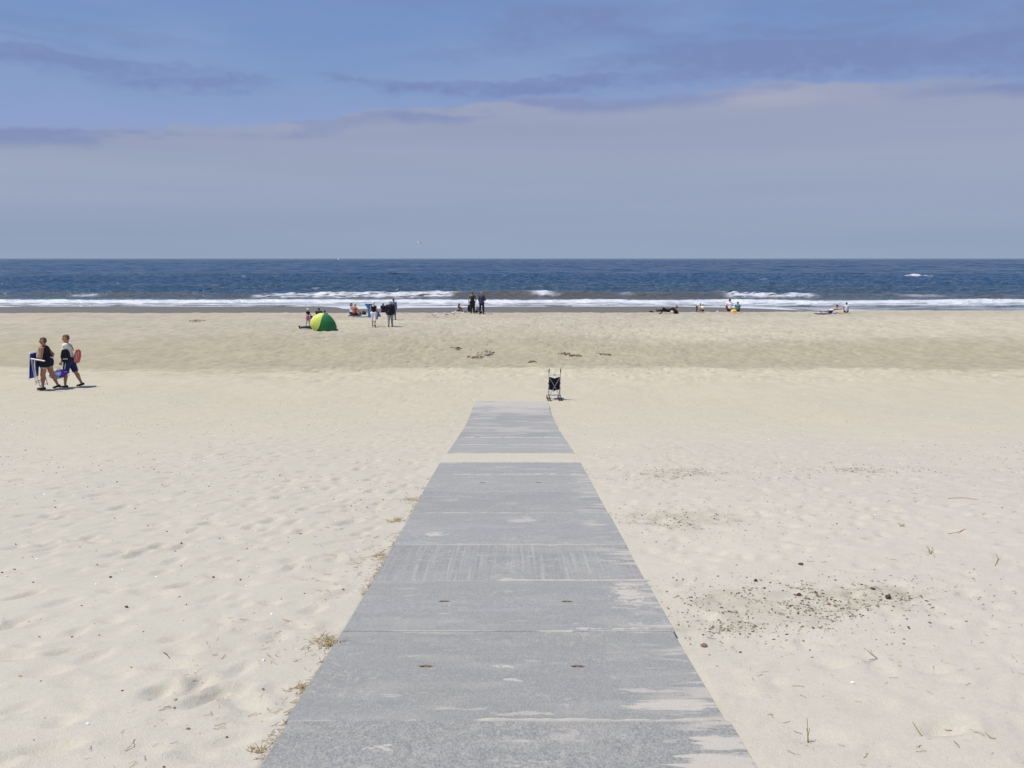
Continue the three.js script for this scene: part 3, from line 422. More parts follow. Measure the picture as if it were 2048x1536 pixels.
function handBones(J, n, curl = 0.6) {
  const { k } = J, w = J['wr' + n], d = unit(J['fo' + n]); let side = unit(sub(J['in' + n], mul(d, dot(J['in' + n], d)))); const edge = cross(d, side), s = n === 'L' ? -1 : 1, fr = mul(edge, s * Math.sign(dot(mul(edge, s), [0, 0, 1]) || 1) * (Math.abs(edge[2]) > 0.2 ? 1 : 1));
  const front = dot(fr, [0, 0, 1]) >= 0 ? fr : mul(fr, -1), K = x => x * k, B = [];
  const pal = add(w, mul(d, K(0.045)));
  for (const t of [-0.026, -0.009, 0.009, 0.026]) B.push([add(w, mul(d, K(0.005))), add(add(w, mul(d, K(0.085))), mul(front, K(t))), K(0.02), K(0.014)]);
  [[0.03, 0.072], [0.01, 0.082], [-0.011, 0.076], [-0.031, 0.058]].forEach(([t, L]) => { let p = add(add(w, mul(d, K(0.085))), mul(front, K(t))), a = 0.15 * curl; for (const q of [0.45, 0.32, 0.23]) { a += curl * 0.75; const e = add(p, add(mul(d, Math.cos(a) * K(L) * q), mul(side, Math.sin(a) * K(L) * q))); B.push([p, e, K(0.0088), K(0.0078)]); p = e; } });
  const t0 = add(w, add(mul(d, K(0.025)), mul(front, K(0.025)))), t1 = add(t0, add(mul(d, K(0.03)), add(mul(front, K(0.028)), mul(side, K(0.012))))), t2 = add(t1, add(mul(d, K(0.028)), add(mul(front, K(0.004)), mul(side, K(0.016))))); B.push([t0, t1, K(0.013), K(0.011)], [t1, t2, K(0.0105), K(0.009)]);
  return B;
}
const COL = (r, g, b) => new THREE.Color().setRGB(...S(r, g, b));
const cloths = {};
const cloth = (r, g, b, rough = 0.95) => cloths[[r, g, b, rough]] ??= new THREE.MeshStandardMaterial({ color: COL(r, g, b), roughness: rough });
const SKIN = cloth(196, 146, 118, 0.65), SKIN_TAN = cloth(176, 122, 94, 0.65), DARK_EYE = cloth(30, 24, 22, 0.3), SANDAL = cloth(52, 44, 40);
// one person: o.wear lists the clothing, each [name, material, bone names or [bone, from, to], thickness, extra bones]
function person(o, pos, turn, label, group) {
  const J = skeleton(o), B = bodyBones(J), cell = o.cell ?? 0.018, k = J.k, slim = J.slim;
  const t = thing('person', label, 'person', pos, turn, group);
  const sleeves = new Set(o.hide ?? []);
  const main = Object.keys(B).filter(n => !sleeves.has(n)).map(n => B[n].slice()), gs = [meshField(field(main, 0.035 * k), main, cell)];
  for (const n of ['L', 'R']) { const H = handBones(J, n, o.curl ?? 0.6); gs.push(meshField(field(H, 0.006), H, o.fine ?? 0.007)); }
  // head: skull, jaw, nose, brow, lips, ears
  const hu = J.headUp, hf = unit([Math.sin(J.yaw), 0, Math.cos(J.yaw)]), F0 = unit(sub(hf, mul(hu, dot(hf, hu)))), hs = cross(hu, F0), P = (x, y, z) => add(J.head, add(mul(hs, x * k), add(mul(hu, y * k), mul(F0, z * k))));
  const HB = [[P(0, 0.035, -0.022), P(0, 0.03, 0.018), 0.088 * k, 0.082 * k], [P(0, -0.03, 0.018), P(0, -0.07, 0.045), 0.066 * k, 0.042 * k], [P(0.03, -0.02, 0.05), P(-0.03, -0.02, 0.05), 0.04 * k, 0.04 * k], [P(0, 0.012, 0.096), P(0, -0.022, 0.112), 0.009 * k, 0.014 * k], [P(0.04, 0.03, 0.08), P(-0.04, 0.03, 0.08), 0.014 * k, 0.014 * k], [P(0.02, -0.052, 0.084), P(-0.02, -0.052, 0.084), 0.01 * k, 0.01 * k], [P(0.083, 0.018, -0.004), P(0.083, -0.02, 0.002), 0.013 * k, 0.01 * k], [P(-0.083, 0.018, -0.004), P(-0.083, -0.02, 0.002), 0.013 * k, 0.01 * k], [P(0, -0.04, -0.02), J.neck, 0.055 * k, 0.056 * k]];
  gs.push(meshField(field(HB, 0.018 * k), HB, o.fineHead ?? Math.min(0.009, cell)));
  const skin = o.skin ?? SKIN;
  part('body', mergeGeometries(gs), skin, t);
  for (const x of [0.034, -0.034]) { const e = new THREE.SphereGeometry(0.0105 * k, 8, 6); e.translate(...P(x, 0.006, 0.086)); part('eye', e, DARK_EYE, t); }
  // hair or hat
  const cap = [[P(0, 0.05, -0.03), P(0, 0.055, 0.012), 0.086 * k, 0.078 * k], [P(0, 0.0, -0.045), P(0, -0.02, -0.04), 0.07 * k, 0.06 * k]];
  if (o.hair === 'long') for (const x of [-0.045, 0, 0.045]) cap.push([P(x, 0, -0.055), add(P(x * 1.25, -0.24, -0.075), [0, 0, 0]), 0.055 * k, 0.03 * k]);
  if (o.hair === 'bob') for (const x of [-0.06, 0, 0.06]) cap.push([P(x, 0.02, -0.045), P(x * 1.15, -0.085, -0.04), 0.045 * k, 0.034 * k]);
  if (o.hair === 'hood') cap.push([P(0, -0.02, -0.03), J.neck, 0.095 * k, 0.09 * k]);
  if (o.hair !== 'bald') part(o.hat ? 'hat' : o.hair === 'hood' ? 'hood' : 'hair', meshField(field(cap, 0.03), cap, Math.min(cell, 0.012)), o.hairMat, t);
  if (o.brim) { const b = [[P(0.05, 0.055, 0.085), P(-0.05, 0.055, 0.085), 0.014 * k, 0.014 * k], [P(0.035, 0.048, 0.13), P(-0.035, 0.048, 0.13), 0.012 * k, 0.012 * k]]; part('brim', blob(b, 0.03, 0.007), o.hairMat, t); }
  if (o.glasses) { const g = [[P(0.02, 0.008, 0.1), P(0.055, 0.008, 0.09), 0.014 * k, 0.014 * k], [P(-0.02, 0.008, 0.1), P(-0.055, 0.008, 0.09), 0.014 * k, 0.014 * k], [P(0.06, 0.012, 0.085), P(0.088, 0.014, 0), 0.006 * k, 0.006 * k], [P(-0.06, 0.012, 0.085), P(-0.088, 0.014, 0), 0.006 * k, 0.006 * k]]; part('sunglasses', blob(g, 0.012, 0.005), DARK_EYE, t); }
  const wear = o.wear.flatMap(w => w[2] === SHOES ? ['ftL', 'ftR'].map(f => [w[0].replace(/s$/, ''), w[1], [f], w[3]]) : w[0] === 'leggings' ? ['L', 'R'].map(s => ['legging', w[1], [['th' + s, 0.5, 1], 'ca' + s], w[3]]) : [w]);
  for (const [name, mat, names, thick, more] of wear) {
    const bones = [];
    for (const e of names) { const [n, a, b] = Array.isArray(e) ? e : [e, 0, 1], [p, q, r0, r1] = B[n]; bones.push([lerp3(p, q, a), lerp3(p, q, b), mix(r0, r1, a) + thick * k, mix(r0, r1, b) + thick * k * (Array.isArray(e) && e[3] || 1), a > 0, b < 1]); }
    for (const e of more ? more(J, P) : []) bones.push(e);
    part(name, meshField(field(bones, 0.035 * k), bones, Math.min(cell, o.clothCell ?? cell)), mat, t);
  }
  t.userData.J = undefined; delete t.userData.J;
  return [t, J, P];
}
const TOP = ['belly', 'trunk', 'chest', 'shL', 'shR'], TEE = [...TOP, ['uaL', 0, 0.55], ['uaR', 0, 0.55]], JACKET = ['pelvis', ...TOP, 'uaL', 'uaR', ['faL', 0, 0.95], ['faR', 0, 0.95]], TANK = ['belly', 'trunk', 'chest'], TROUSERS = ['pelvis', 'thL', 'thR', ['caL', 0, 0.93], ['caR', 0, 0.93]], SHORTS = ['pelvis', ['thL', 0, 0.6], ['thR', 0, 0.6]], SHOES = ['ftL', 'ftR'];
const tube = (pts, r, seg = 24, closed = false) => new THREE.TubeGeometry(new THREE.CatmullRomCurve3(pts.map(p => new THREE.Vector3(...p)), closed, 'catmullrom', 0.1), seg, r, 8, closed);
const rod = (a, b, r) => { const v = new THREE.Vector3(...b).sub(new THREE.Vector3(...a)), g = new THREE.CylinderGeometry(r, r, v.length(), 8, 1); g.applyQuaternion(new THREE.Quaternion().setFromUnitVectors(new THREE.Vector3(0, 1, 0), v.normalize())); g.translate(...mul(add(a, b), 0.5)); return g; };
// a lumpy soft bag: a bulging box
function bagGeo(w, h, dp, seed = 1) { const g = new THREE.BoxGeometry(w, h, dp, 8, 8, 8), p = g.attributes.position; for (let i = 0; i < p.count; i++) { const x = p.getX(i) / w * 2, y = p.getY(i) / h * 2, z = p.getZ(i) / dp * 2, n = Math.sqrt(x * x + y * y + z * z) || 1, m = Math.max(Math.abs(x), Math.abs(y), Math.abs(z)), q = mix(1, m * 1.18 / n, 0.55), u = 1 + 0.12 * (fbm(x * 1.7 + seed, y * 1.7 + z * 1.3 + seed, 3) - 0.5), pin = 1 - 0.18 * clamp(y); p.setXYZ(i, x * w / 2 * q * u * pin, y * h / 2 * q * u, z * dp / 2 * q * u * pin); } p.needsUpdate = true; g.computeVertexNormals(); g.translate(0, h / 2 * 0.93, 0); return g; }

// ---------------------------------------------------------------- the couple walking on the left
const LEFTWARD = -Math.PI / 2;
{
  const pos = at(97, 778.5);
  const BLACK = cloth(24, 24, 32), GREY = cloth(176, 174, 172);
  const [, J] = person({ height: 1.74, fat: 1.6, broad: 1.0, lean: 0.05, cell: 0.012, fine: 0.0045, fineHead: 0.006, curl: 1.2, head: { lean: 0.02, yaw: 0.1 }, legs: [[0.2, 0.12, 0.02, 0.02], [-0.25, 0.12, 0.02, 0.28]], arms: [[0.1, 0.85, 0.22, -0.08], [-0.55, 0.75, 0.3, 0.1]], skin: SKIN_TAN, hair: 'short', hairMat: cloth(92, 80, 64), glasses: true,
    wear: [['tank_top', BLACK, ['pelvis', ...TANK, ['shL', 0.35, 0.72], ['shR', 0.35, 0.72]], 0.02, J => [[add(J.pelvis, [0, -0.02, 0.01]), add(J.pelvis, [0, -0.13, 0.01]), 0.225, 0.225, false, true]]], ['shorts', GREY, [['thL', 0, 0.5], ['thR', 0, 0.5]], 0.016], ['sandals', SANDAL, SHOES, 0.008]] }, pos, LEFTWARD + 0.14, 'woman in black tank top and grey shorts walking left with sunglasses');
  // the folded beach chair under her arm: local x runs along the ground towards her back (right), z towards the viewer
  const c = thing('folding_chair', 'folded blue beach chair with white tube frame carried by the walking woman', 'chair', [pos[0], pos[1], pos[2]], 0);
  const WHITE = cloth(232, 232, 228, 0.4), BLUE = cloth(52, 66, 160), STEEL = new THREE.MeshStandardMaterial({ color: COL(190, 188, 184), roughness: 0.35, metalness: 0.6 });
  const z = 0.27, o = -0.2;
  const sling = (x0, y0, x1, y1, w, m, name) => { const n = 14, g = new THREE.BoxGeometry(w, 1, 0.018, 6, n, 1), p = g.attributes.position; for (let i = 0; i < p.count; i++) { const t = p.getY(i) + 0.5, s = p.getX(i) / w, b = 0.03 * Math.sin(Math.PI * t) * (1 - 2.4 * s * s); p.setXYZ(i, mix(x0, x1, t) + p.getZ(i) * 0.9 - b, mix(y0, y1, t), z + s * w + 0); } p.needsUpdate = true; g.computeVertexNormals(); return part(name, g, m, c); };
  sling(o - 0.13, 0.42, o - 0.03, 1.24, 0.34, BLUE, 'fabric'); sling(o - 0.06, 0.46, o + 0.06, 1.1, 0.4, BLUE, 'fabric');
  const loop = (x0, y0, x1, y1, w, r, m, name) => part(name, tube([[x0, y0, z - w / 2], [x1, y1 - 0.04, z - w / 2], [x1, y1, z - w / 2 + 0.05], [x1, y1, z + w / 2 - 0.05], [x1, y1 - 0.04, z + w / 2], [x0, y0, z + w / 2]], r, 60), m, c);
  loop(o - 0.12, 0.38, o - 0.02, 1.27, 0.46, 0.013, WHITE, 'back_frame'); loop(o + 0.02, 1.08, o + 0.1, 0.34, 0.48, 0.013, STEEL, 'seat_frame'); loop(o + 0.14, 1.1, o + 0.1, 0.28, 0.5, 0.013, WHITE, 'leg_frame'); loop(o + 0.04, 1.05, o + 0.22, 0.2, 0.44, 0.012, STEEL, 'leg_frame');
  for (const s of [-1, 1]) { const g = new THREE.CapsuleGeometry(0.022, 0.42, 4, 10); g.scale(1, 1, 1.4); g.rotateZ(Math.PI / 2 - 0.17); g.translate(o + 0.24, 1.1 - (s > 0 ? 0.05 : 0), z + s * 0.24); part('armrest', g, WHITE, c); }
}
{
  const pos = at(143, 774, -0.015);
  const CREAM = cloth(232, 226, 206), NAVY = cloth(30, 42, 84), STRIPE = cloth(190, 200, 214), INK = cloth(26, 28, 38);
  person({ height: 1.82, fat: 1.12, lean: 0.06, cell: 0.012, fine: 0.0045, fineHead: 0.006, curl: 1.5, head: { lean: 0.04, yaw: 0.12 }, legs: [[0.24, 0.14, 0.03, 0.0], [-0.29, 0.1, 0.03, 0.28]], arms: [[0.12, 0.2, 0.16, 0.08], [-0.1, 1.3, 0.15, -0.2]], skin: SKIN_TAN, hair: 'short', hairMat: cloth(104, 88, 78),
    wear: [['t_shirt', CREAM, ['pelvis', ...TOP, ['uaL', 0, 0.72, 1.6], ['uaR', 0, 0.72, 1.6]], 0.02], ['shorts', NAVY, ['pelvis', ['thL', 0, 0.98], ['thR', 0, 0.98]], 0.032], ['side_stripe', STRIPE, [], 0, J => [[add(J.hipL, [0.125, -0.04, 0.01]), add(lerp3(J.hipL, J.kneeL, 0.95), [0.085, 0, 0.01]), 0.018, 0.016]]], ['sandals', SANDAL, SHOES, 0.008]] }, pos, LEFTWARD + 0.1, 'man in cream T-shirt and navy knee shorts walking left behind the woman');
  // black bag at his near side, its strap over the shoulder
  const b = thing('shoulder_bag', 'black shoulder bag with white print hanging at the walking man\'s side', 'bag', [pos[0] + 0.03, pos[1] + 0.92, pos[2] + 0.25], 0.25);
  const bg = bagGeo(0.27, 0.42, 0.1, 3); part('pouch', bg, INK, b);
  part('strap', tube([[-0.05, 0.34, 0.0], [0.0, 0.45, -0.03], [0.03, 0.56, -0.13], [0.04, 0.585, -0.22], [0.06, 0.5, -0.33]], 0.014, 30), INK, b);
  for (const x of [-0.05, 0, 0.05]) { const m = new THREE.BoxGeometry(0.04, 0.03, 0.006); m.rotateZ(0.3); m.translate(x, 0.09, 0.062); part('print', m, cloth(226, 226, 230), b); }
  const r = thing('beach_bag', 'pink and red striped beach bag on the walking man\'s back', 'bag', [pos[0] + 0.23, pos[1] + 0.86, pos[2] - 0.02], 0.6);
  const rg = bagGeo(0.2, 0.44, 0.11, 8); rg.rotateZ(-0.22); part('pouch', rg, cloth(190, 96, 96), r);
  for (const [i, x] of [-0.05, 0.0, 0.05].entries()) { const s = new THREE.CapsuleGeometry(0.012, 0.3, 3, 6); s.rotateZ(-0.22); s.translate(x + 0.01, 0.2, 0.056); part('stripe', s, i === 1 ? cloth(236, 200, 190) : cloth(226, 150, 140), r); }
  part('strap', tube([[-0.05, 0.4, 0], [-0.1, 0.55, 0.04], [-0.2, 0.62, 0.1]], 0.012, 20), cloth(80, 60, 60), r);
  // folded parasol bundle in his near hand
  const p = thing('folded_parasol', 'folded blue and violet parasol bundle held in the walking man\'s hand', 'parasol', [pos[0] - 0.2, pos[1] + 0.50, pos[2] + 0.3], 0.4);
  const spindle = (n, R, L, seed, folds) => { const g = new THREE.CylinderGeometry(1, 1, L, 40, n, false), q = g.attributes.position; for (let i = 0; i < q.count; i++) { const t = q.getY(i) / L + 0.5, a = Math.atan2(q.getZ(i), q.getX(i)), rr = Math.hypot(q.getX(i), q.getZ(i)) * R(t) * (1 + 0.16 * Math.sin(a * folds + 5 * t) + 0.12 * (fbm(a * 1.3 + seed, t * 6, 3) - 0.5)); q.setXYZ(i, Math.cos(a) * rr, q.getY(i), Math.sin(a) * rr); } q.needsUpdate = true; g.computeVertexNormals(); return g; };
  const g1 = spindle(24, t => 0.035 + 0.1 * Math.sin(Math.PI * clamp(t * 1.05)) ** 0.8, 0.62, 4, 5);
  { const c = [], q = g1.attributes.position; for (let i = 0; i < q.count; i++) { const a = Math.atan2(q.getZ(i), q.getX(i)), t = q.getY(i), h = fbm(a * 2.2 + 5, t * 16, 2); const k = t < 0.06 ? (h > 0.56 ? S(198, 214, 244) : h > 0.42 ? S(64, 92, 190) : S(36, 44, 120)) : (h > 0.66 ? S(170, 90, 190) : S(84, 62, 158)); c.push(...k); } g1.setAttribute('color', new THREE.Float32BufferAttribute(c, 3)); }
  g1.rotateZ(Math.PI / 2 + 0.2 + Math.PI); part('canopy', g1, new THREE.MeshStandardMaterial({ vertexColors: true, roughness: 0.9 }), p);
  part('pole', rod([-0.44, 0.12, 0.0], [0.3, -0.06, 0], 0.012), cloth(220, 224, 228, 0.4), p);
  part('strap', tube([[-0.08, 0.08, 0], [-0.03, 0.19, 0], [0.02, 0.2, 0], [0.03, 0.05, 0]], 0.009, 24), cloth(200, 208, 224), p);
}

// ---------------------------------------------------------------- the people further down the beach
const STAND = { legs: [[0.02, 0.02, 0.05], [-0.02, 0.04, 0.05]], arms: [[0.05, 0.15, 0.12], [0.0, 0.2, 0.12]] };
const WALK = { legs: [[0.22, 0.12, 0.03], [-0.2, 0.12, 0.03, 0.28]], arms: [[-0.2, 0.2, 0.14], [0.22, 0.25, 0.14]] };
const SIT = { legs: [[2.3, 1.95, 0.12, 0.05], [2.26, 1.95, 0.12, 0.05]], arms: [[0.95, 0.5, 0.15], [0.95, 0.5, 0.15]] };      // knees drawn up
const REST = { legs: [[1.62, 0.12, 0.1, -1.1], [1.6, 0.08, 0.1, -1.1]], arms: [[-0.5, 0.15, 0.2], [-0.5, 0.15, 0.2]], lean: -0.25 };   // legs stretched out, leaning back
const KNEEL = { legs: [[1.25, 2.75, 0.15, 2.9], [1.3, 2.8, 0.15, 2.9]], arms: [[0.5, 0.7, 0.15], [0.4, 0.8, 0.15]] };
const AWAY = Math.PI, GREYHAIR = cloth(198, 198, 196), DARKHAIR = cloth(38, 32, 32), BROWNHAIR = cloth(88, 64, 50), JEANS = cloth(44, 54, 96), NAVYJ = cloth(36, 40, 62), SHOE = cloth(28, 26, 28);
const sits = 'people sitting by the sea', stands = 'people standing or walking on the lower beach';
// child by the tent
person({ ...STAND, height: 1.22, cell: 0.014, lean: 0.05, legs: [[0.1, 0.1, 0.05], [-0.12, 0.1, 0.05]], arms: [[0.35, 0.7, 0.1], [0.4, 0.8, 0.1]], hair: 'short', hat: true, brim: true, hairMat: cloth(240, 240, 238), wear: [['t_shirt', cloth(22, 22, 30), TEE, 0.015], ['shorts', cloth(214, 124, 174), ['pelvis', ['thL', 0, 0.75], ['thR', 0, 0.75]], 0.03], ['leggings', cloth(220, 190, 196), [['thL', 0.5, 1], ['thR', 0.5, 1], 'caL', 'caR'], 0.008]] }, at(616.5, 655), Math.PI / 2 - 0.5, 'child in white cap, black shirt and pink shorts standing beside green tent', stands);
// someone sitting in the tent's mouth
person({ ...REST, height: 1.62, lean: -0.1, curve: 0.3, hair: 'bob', hairMat: DARKHAIR, wear: [['jumper', cloth(40, 40, 48), JACKET, 0.02], ['trousers', cloth(46, 50, 80), TROUSERS, 0.016], ['shoes', SHOE, SHOES, 0.012]] }, add(at(624, 657.5), [0.0, 0, -0.08]), LEFTWARD + 0.15, 'dark haired person sitting in the mouth of the green tent, legs stretched out', sits);
// two seated behind the tent
person({ ...SIT, height: 1.6, broad: 1.15, curve: 0.25, hair: 'short', hairMat: cloth(70, 66, 70), wear: [['jacket', NAVYJ, JACKET, 0.035], ['trousers', cloth(30, 30, 36), TROUSERS, 0.02]] }, at(638, 640), AWAY, 'person in navy jacket sitting behind the tent, taller of the two', sits);
person({ ...SIT, height: 1.45, lean: 0.25, curve: 0.4, hair: 'short', hairMat: cloth(52, 46, 48), wear: [['jacket', cloth(84, 80, 92), JACKET, 0.035], ['trousers', cloth(40, 40, 46), TROUSERS, 0.02]] }, at(651, 641), AWAY + 0.4, 'hunched person in grey jacket sitting behind the tent', sits);
// the group round the blue shelter
person({ ...KNEEL, height: 1.68, lean: 0.05, hair: 'long', hairMat: cloth(46, 36, 40), wear: [['shirt', cloth(222, 224, 234), [...TOP, 'uaL', 'uaR', ['faL', 0, 0.7], ['faR', 0, 0.7]], 0.02], ['jeans', JEANS, TROUSERS, 0.015], ['shoes', cloth(60, 54, 60), SHOES, 0.01]] }, at(703, 633), Math.PI / 2 - 0.5, 'kneeling woman with long dark hair, white shirt and blue jeans', sits);
person({ ...KNEEL, height: 1.75, lean: 0.08, skin: cloth(206, 138, 104, 0.7), hair: 'short', hairMat: cloth(206, 196, 190), wear: [['vest', cloth(178, 92, 56), [...TANK, ['shL', 0.3, 0.8], ['shR', 0.3, 0.8]], 0.015], ['trunks', cloth(40, 32, 42), SHORTS, 0.02]] }, at(710, 634.5), AWAY - 0.5, 'person in rust orange vest crouching next to the kneeling woman', sits);
person({ ...WALK, height: 1.68, lean: 0.02, hair: 'bob', hairMat: cloth(226, 222, 206), arms: [[-0.05, 0.2, 0.14], [0.1, 0.3, 0.14]], wear: [['scarf', cloth(232, 228, 226), [['shL', 0, 0.6], ['shR', 0, 0.6]], 0.03], ['waistcoat', cloth(22, 20, 22), [...TANK, ['shL', 0.3, 0.85], ['shR', 0.3, 0.85]], 0.022], ['trousers', cloth(236, 236, 240), ['pelvis', 'thL', 'thR', ['caL', 0, 0.3], ['caR', 0, 0.3]], 0.035], ['shoes', SHOE, SHOES, 0.012]] }, at(748, 654), AWAY, 'woman in black waistcoat and white cropped trousers walking to the sea', stands);
{ const p = at(752.5, 650); const h = thing('handbag', 'small black handbag carried by the woman in white trousers', 'bag', [p[0] + 0.06, p[1] + 0.4, p[2]], 0.3); part('pouch', bagGeo(0.1, 0.22, 0.2, 5), SHOE, h); part('handle', tube([[0, 0.18, -0.06], [0, 0.32, -0.03], [0, 0.32, 0.03], [0, 0.18, 0.06]], 0.008), SHOE, h); }
person({ ...WALK, height: 1.72, fat: 1.15, broad: 1.12, legs: [[-0.15, 0.12, 0.03, 0.25], [0.16, 0.1, 0.03]], arms: [[0.1, 0.4, 0.16], [-0.05, 0.4, 0.16]], hair: 'short', hairMat: GREYHAIR, wear: [['jacket', cloth(30, 28, 42), JACKET, 0.05, J => [[add(J.pelvis, [0, 0.05, 0]), add(J.pelvis, [0, -0.1, 0]), 0.19, 0.19, false, true]]], ['trousers', cloth(150, 148, 150), TROUSERS, 0.025], ['shoes', SHOE, SHOES, 0.015]] }, at(781, 654), AWAY + 0.08, 'grey haired man in black jacket and grey trousers walking to the sea', stands);
person({ ...SIT, height: 1.78, broad: 1.12, fat: 1.15, hair: 'hood', hairMat: cloth(44, 40, 62), wear: [['jacket', cloth(34, 32, 56), JACKET, 0.045], ['sweater_hem', cloth(104, 30, 44), ['pelvis'], 0.055], ['trousers', cloth(40, 38, 48), TROUSERS, 0.02]] }, at(766.5, 625.5), AWAY, 'hooded person in dark navy jacket with red hem sitting past the blue shelter', sits);
person({ ...STAND, height: 1.58, hair: 'short', hairMat: cloth(60, 54, 66), wear: [['jacket', cloth(112, 110, 136), JACKET, 0.035], ['trousers', cloth(120, 116, 112), TROUSERS, 0.02], ['shoes', SHOE, SHOES, 0.012]] }, at(788, 639), AWAY - 0.1, 'person in lilac grey jacket standing beyond the black jacket man', stands);
// at the ridge, middle
person({ ...SIT, height: 1.66, hair: 'long', hairMat: cloth(54, 34, 36), curve: 0.2, skin: cloth(200, 138, 112, 0.7), wear: [['bikini_top', cloth(54, 30, 38), [['trunk', 0.5, 1], 'chest'], 0.008], ['trunks', cloth(40, 30, 36), ['pelvis'], 0.014]] }, at(917.5, 624.5), AWAY - 0.9, 'bare shouldered woman with long dark hair sitting left of the standing pair', sits);
person({ ...STAND, height: 1.86, broad: 1.05, arms: [[0.1, 0.6, 0.3, 0.05], [0.15, 0.7, 0.3, 0.02]], hair: 'short', hairMat: cloth(110, 96, 80), wear: [['t_shirt', cloth(112, 112, 104), TEE, 0.025], ['backpack', cloth(46, 48, 46), [], 0, J => [[add(J.chest, [0.05, 0.03, -0.17]), add(J.waist, [0.05, 0, -0.17]), 0.11, 0.12], [add(J.chest, [-0.05, 0.03, -0.17]), add(J.waist, [-0.05, 0, -0.17]), 0.11, 0.12]]], ['trousers', cloth(44, 42, 56), TROUSERS, 0.035], ['shoes', SHOE, SHOES, 0.015]] }, at(945, 627), AWAY + 0.05, 'standing man in grey T-shirt with a dark backpack', stands);
{ const p = at(940.5, 626); const b = thing('cloth_bag', 'big black cloth bag hanging from the backpack man\'s hand', 'bag', [p[0] - 0.06, p[1] + 0.12, p[2] + 0.02], 0.1); part('pouch', bagGeo(0.3, 0.56, 0.16, 12), cloth(30, 28, 36), b); part('handle', tube([[-0.06, 0.48, 0], [-0.02, 0.72, 0], [0.04, 0.72, 0], [0.06, 0.48, 0]], 0.012), cloth(30, 28, 36), b); }
person({ ...STAND, height: 1.84, legs: [[0.02, 0.02, 0.11], [-0.02, 0.03, 0.11]], arms: [[0.05, 0.5, 0.12], [0.3, 1.3, 0.12]], hair: 'short', hairMat: cloth(150, 130, 118), wear: [['jacket', cloth(58, 62, 88), JACKET, 0.03], ['jeans', cloth(30, 34, 58), TROUSERS, 0.022], ['shoes', SHOE, SHOES, 0.015]] }, at(963.5, 628), AWAY - 0.25, 'standing man in slate blue jacket and dark jeans, arm raised', stands);
{ const p = at(954, 623.5); const b = thing('beach_sack', 'tall beige canvas sack standing between the two standing men', 'bag', [p[0], p[1], p[2]], 0.2); part('pouch', bagGeo(0.42, 0.66, 0.32, 15), cloth(172, 160, 150), b); part('tie', new THREE.TorusGeometry(0.13, 0.02, 8, 20).rotateX(Math.PI / 2).translate(0, 0.56, 0), cloth(120, 96, 90), b); }
// right hand groups
person({ ...REST, height: 1.78, lean: -1.4, curve: 0.25, legs: [[2.0, 1.55, 0.12, -0.2], [1.58, 0.05, 0.15, -1.1]], arms: [[-0.9, 0.3, 0.5], [-0.9, 0.3, 0.5]], head: { lean: 0.3 }, hair: 'short', hairMat: DARKHAIR, wear: [['jumper', cloth(38, 32, 36), JACKET, 0.03], ['trousers', cloth(34, 28, 32), TROUSERS, 0.025], ['shoes', SHOE, SHOES, 0.012]] }, at(1336, 627.5), LEFTWARD - 0.1, 'person in black lying back on the sand with one knee raised', sits);
{ const p = at(1349, 627.5); const b = thing('duffel_bag', 'black duffel bag lying by the head of the lying person', 'bag', p, 0.2); part('pouch', bagGeo(0.34, 0.3, 0.3, 21), SHOE, b); part('handle', tube([[-0.1, 0.25, 0], [-0.04, 0.36, 0], [0.04, 0.36, 0], [0.1, 0.25, 0]], 0.012), SHOE, b); }
{ const p = at(1343, 627.5); const b = thing('towel_bundle', 'crumpled cream towel between lying person and black duffel bag', 'towel', [p[0], p[1], p[2] + 0.15], 0); part('cloth', bagGeo(0.32, 0.3, 0.3, 23), cloth(214, 200, 184), b); }
{ const p = at(1302, 624.5); const b = thing('rucksack', 'small dark rucksack dropped left of the lying person', 'bag', p, -0.2); part('pouch', bagGeo(0.42, 0.16, 0.25, 25), SHOE, b); part('strap', tube([[0.15, 0.08, 0], [0.28, 0.05, 0.04], [0.36, 0.02, 0]], 0.014), SHOE, b); }
person({ ...STAND, height: 1.25, lean: 0.9, curve: 0.4, legs: [[0.15, 0.3, 0.08], [0.1, 0.35, 0.08]], arms: [[0.9, 0.2, 0.1], [0.8, 0.2, 0.1]], hair: 'short', hairMat: BROWNHAIR, wear: [['t_shirt', cloth(206, 218, 132), TEE, 0.02], ['trousers', cloth(74, 78, 96), TROUSERS, 0.018]] }, at(1393, 624), Math.PI / 2 - 0.4, 'child in lime shirt bending over near the water', stands);
person({ ...SIT, height: 1.2, legs: [[2.2, 2.45, 0.15], [2.2, 2.45, 0.15]], hair: 'short', hairMat: cloth(170, 140, 112), wear: [['t_shirt', cloth(236, 230, 236), TEE, 0.02], ['shorts', cloth(44, 38, 44), SHORTS, 0.02]] }, at(1405, 624.5), LEFTWARD + 0.5, 'child in white shirt squatting by the water facing the bending child', sits);
person({ ...SIT, height: 1.86, broad: 1.08, hair: 'short', hat: true, hairMat: cloth(62, 60, 64), curve: 0.1, wear: [['shirt', cloth(238, 236, 242), [...TOP, ['uaL', 0, 0.8], ['uaR', 0, 0.8]], 0.035], ['shorts', cloth(34, 30, 42), SHORTS, 0.03]] }, at(1459, 625), AWAY + 0.1, 'person in white shirt and dark cap sitting facing the sea', sits);
person({ ...SIT, height: 1.5, hair: 'short', hairMat: DARKHAIR, curve: 0.15, wear: [['t_shirt', cloth(84, 130, 122), TEE, 0.03], ['shorts', cloth(40, 52, 60), SHORTS, 0.03]] }, at(1475, 625), AWAY - 0.3, 'child in teal green shirt sitting right of the white shirt person', sits);
{ const p = at(1467.5, 625.5); const b = thing('beach_cushion', 'yellow cushion lying between the white and teal shirts', 'cushion', p, 0.2); part('cover', bagGeo(0.42, 0.28, 0.4, 31), cloth(240, 196, 96), b); }
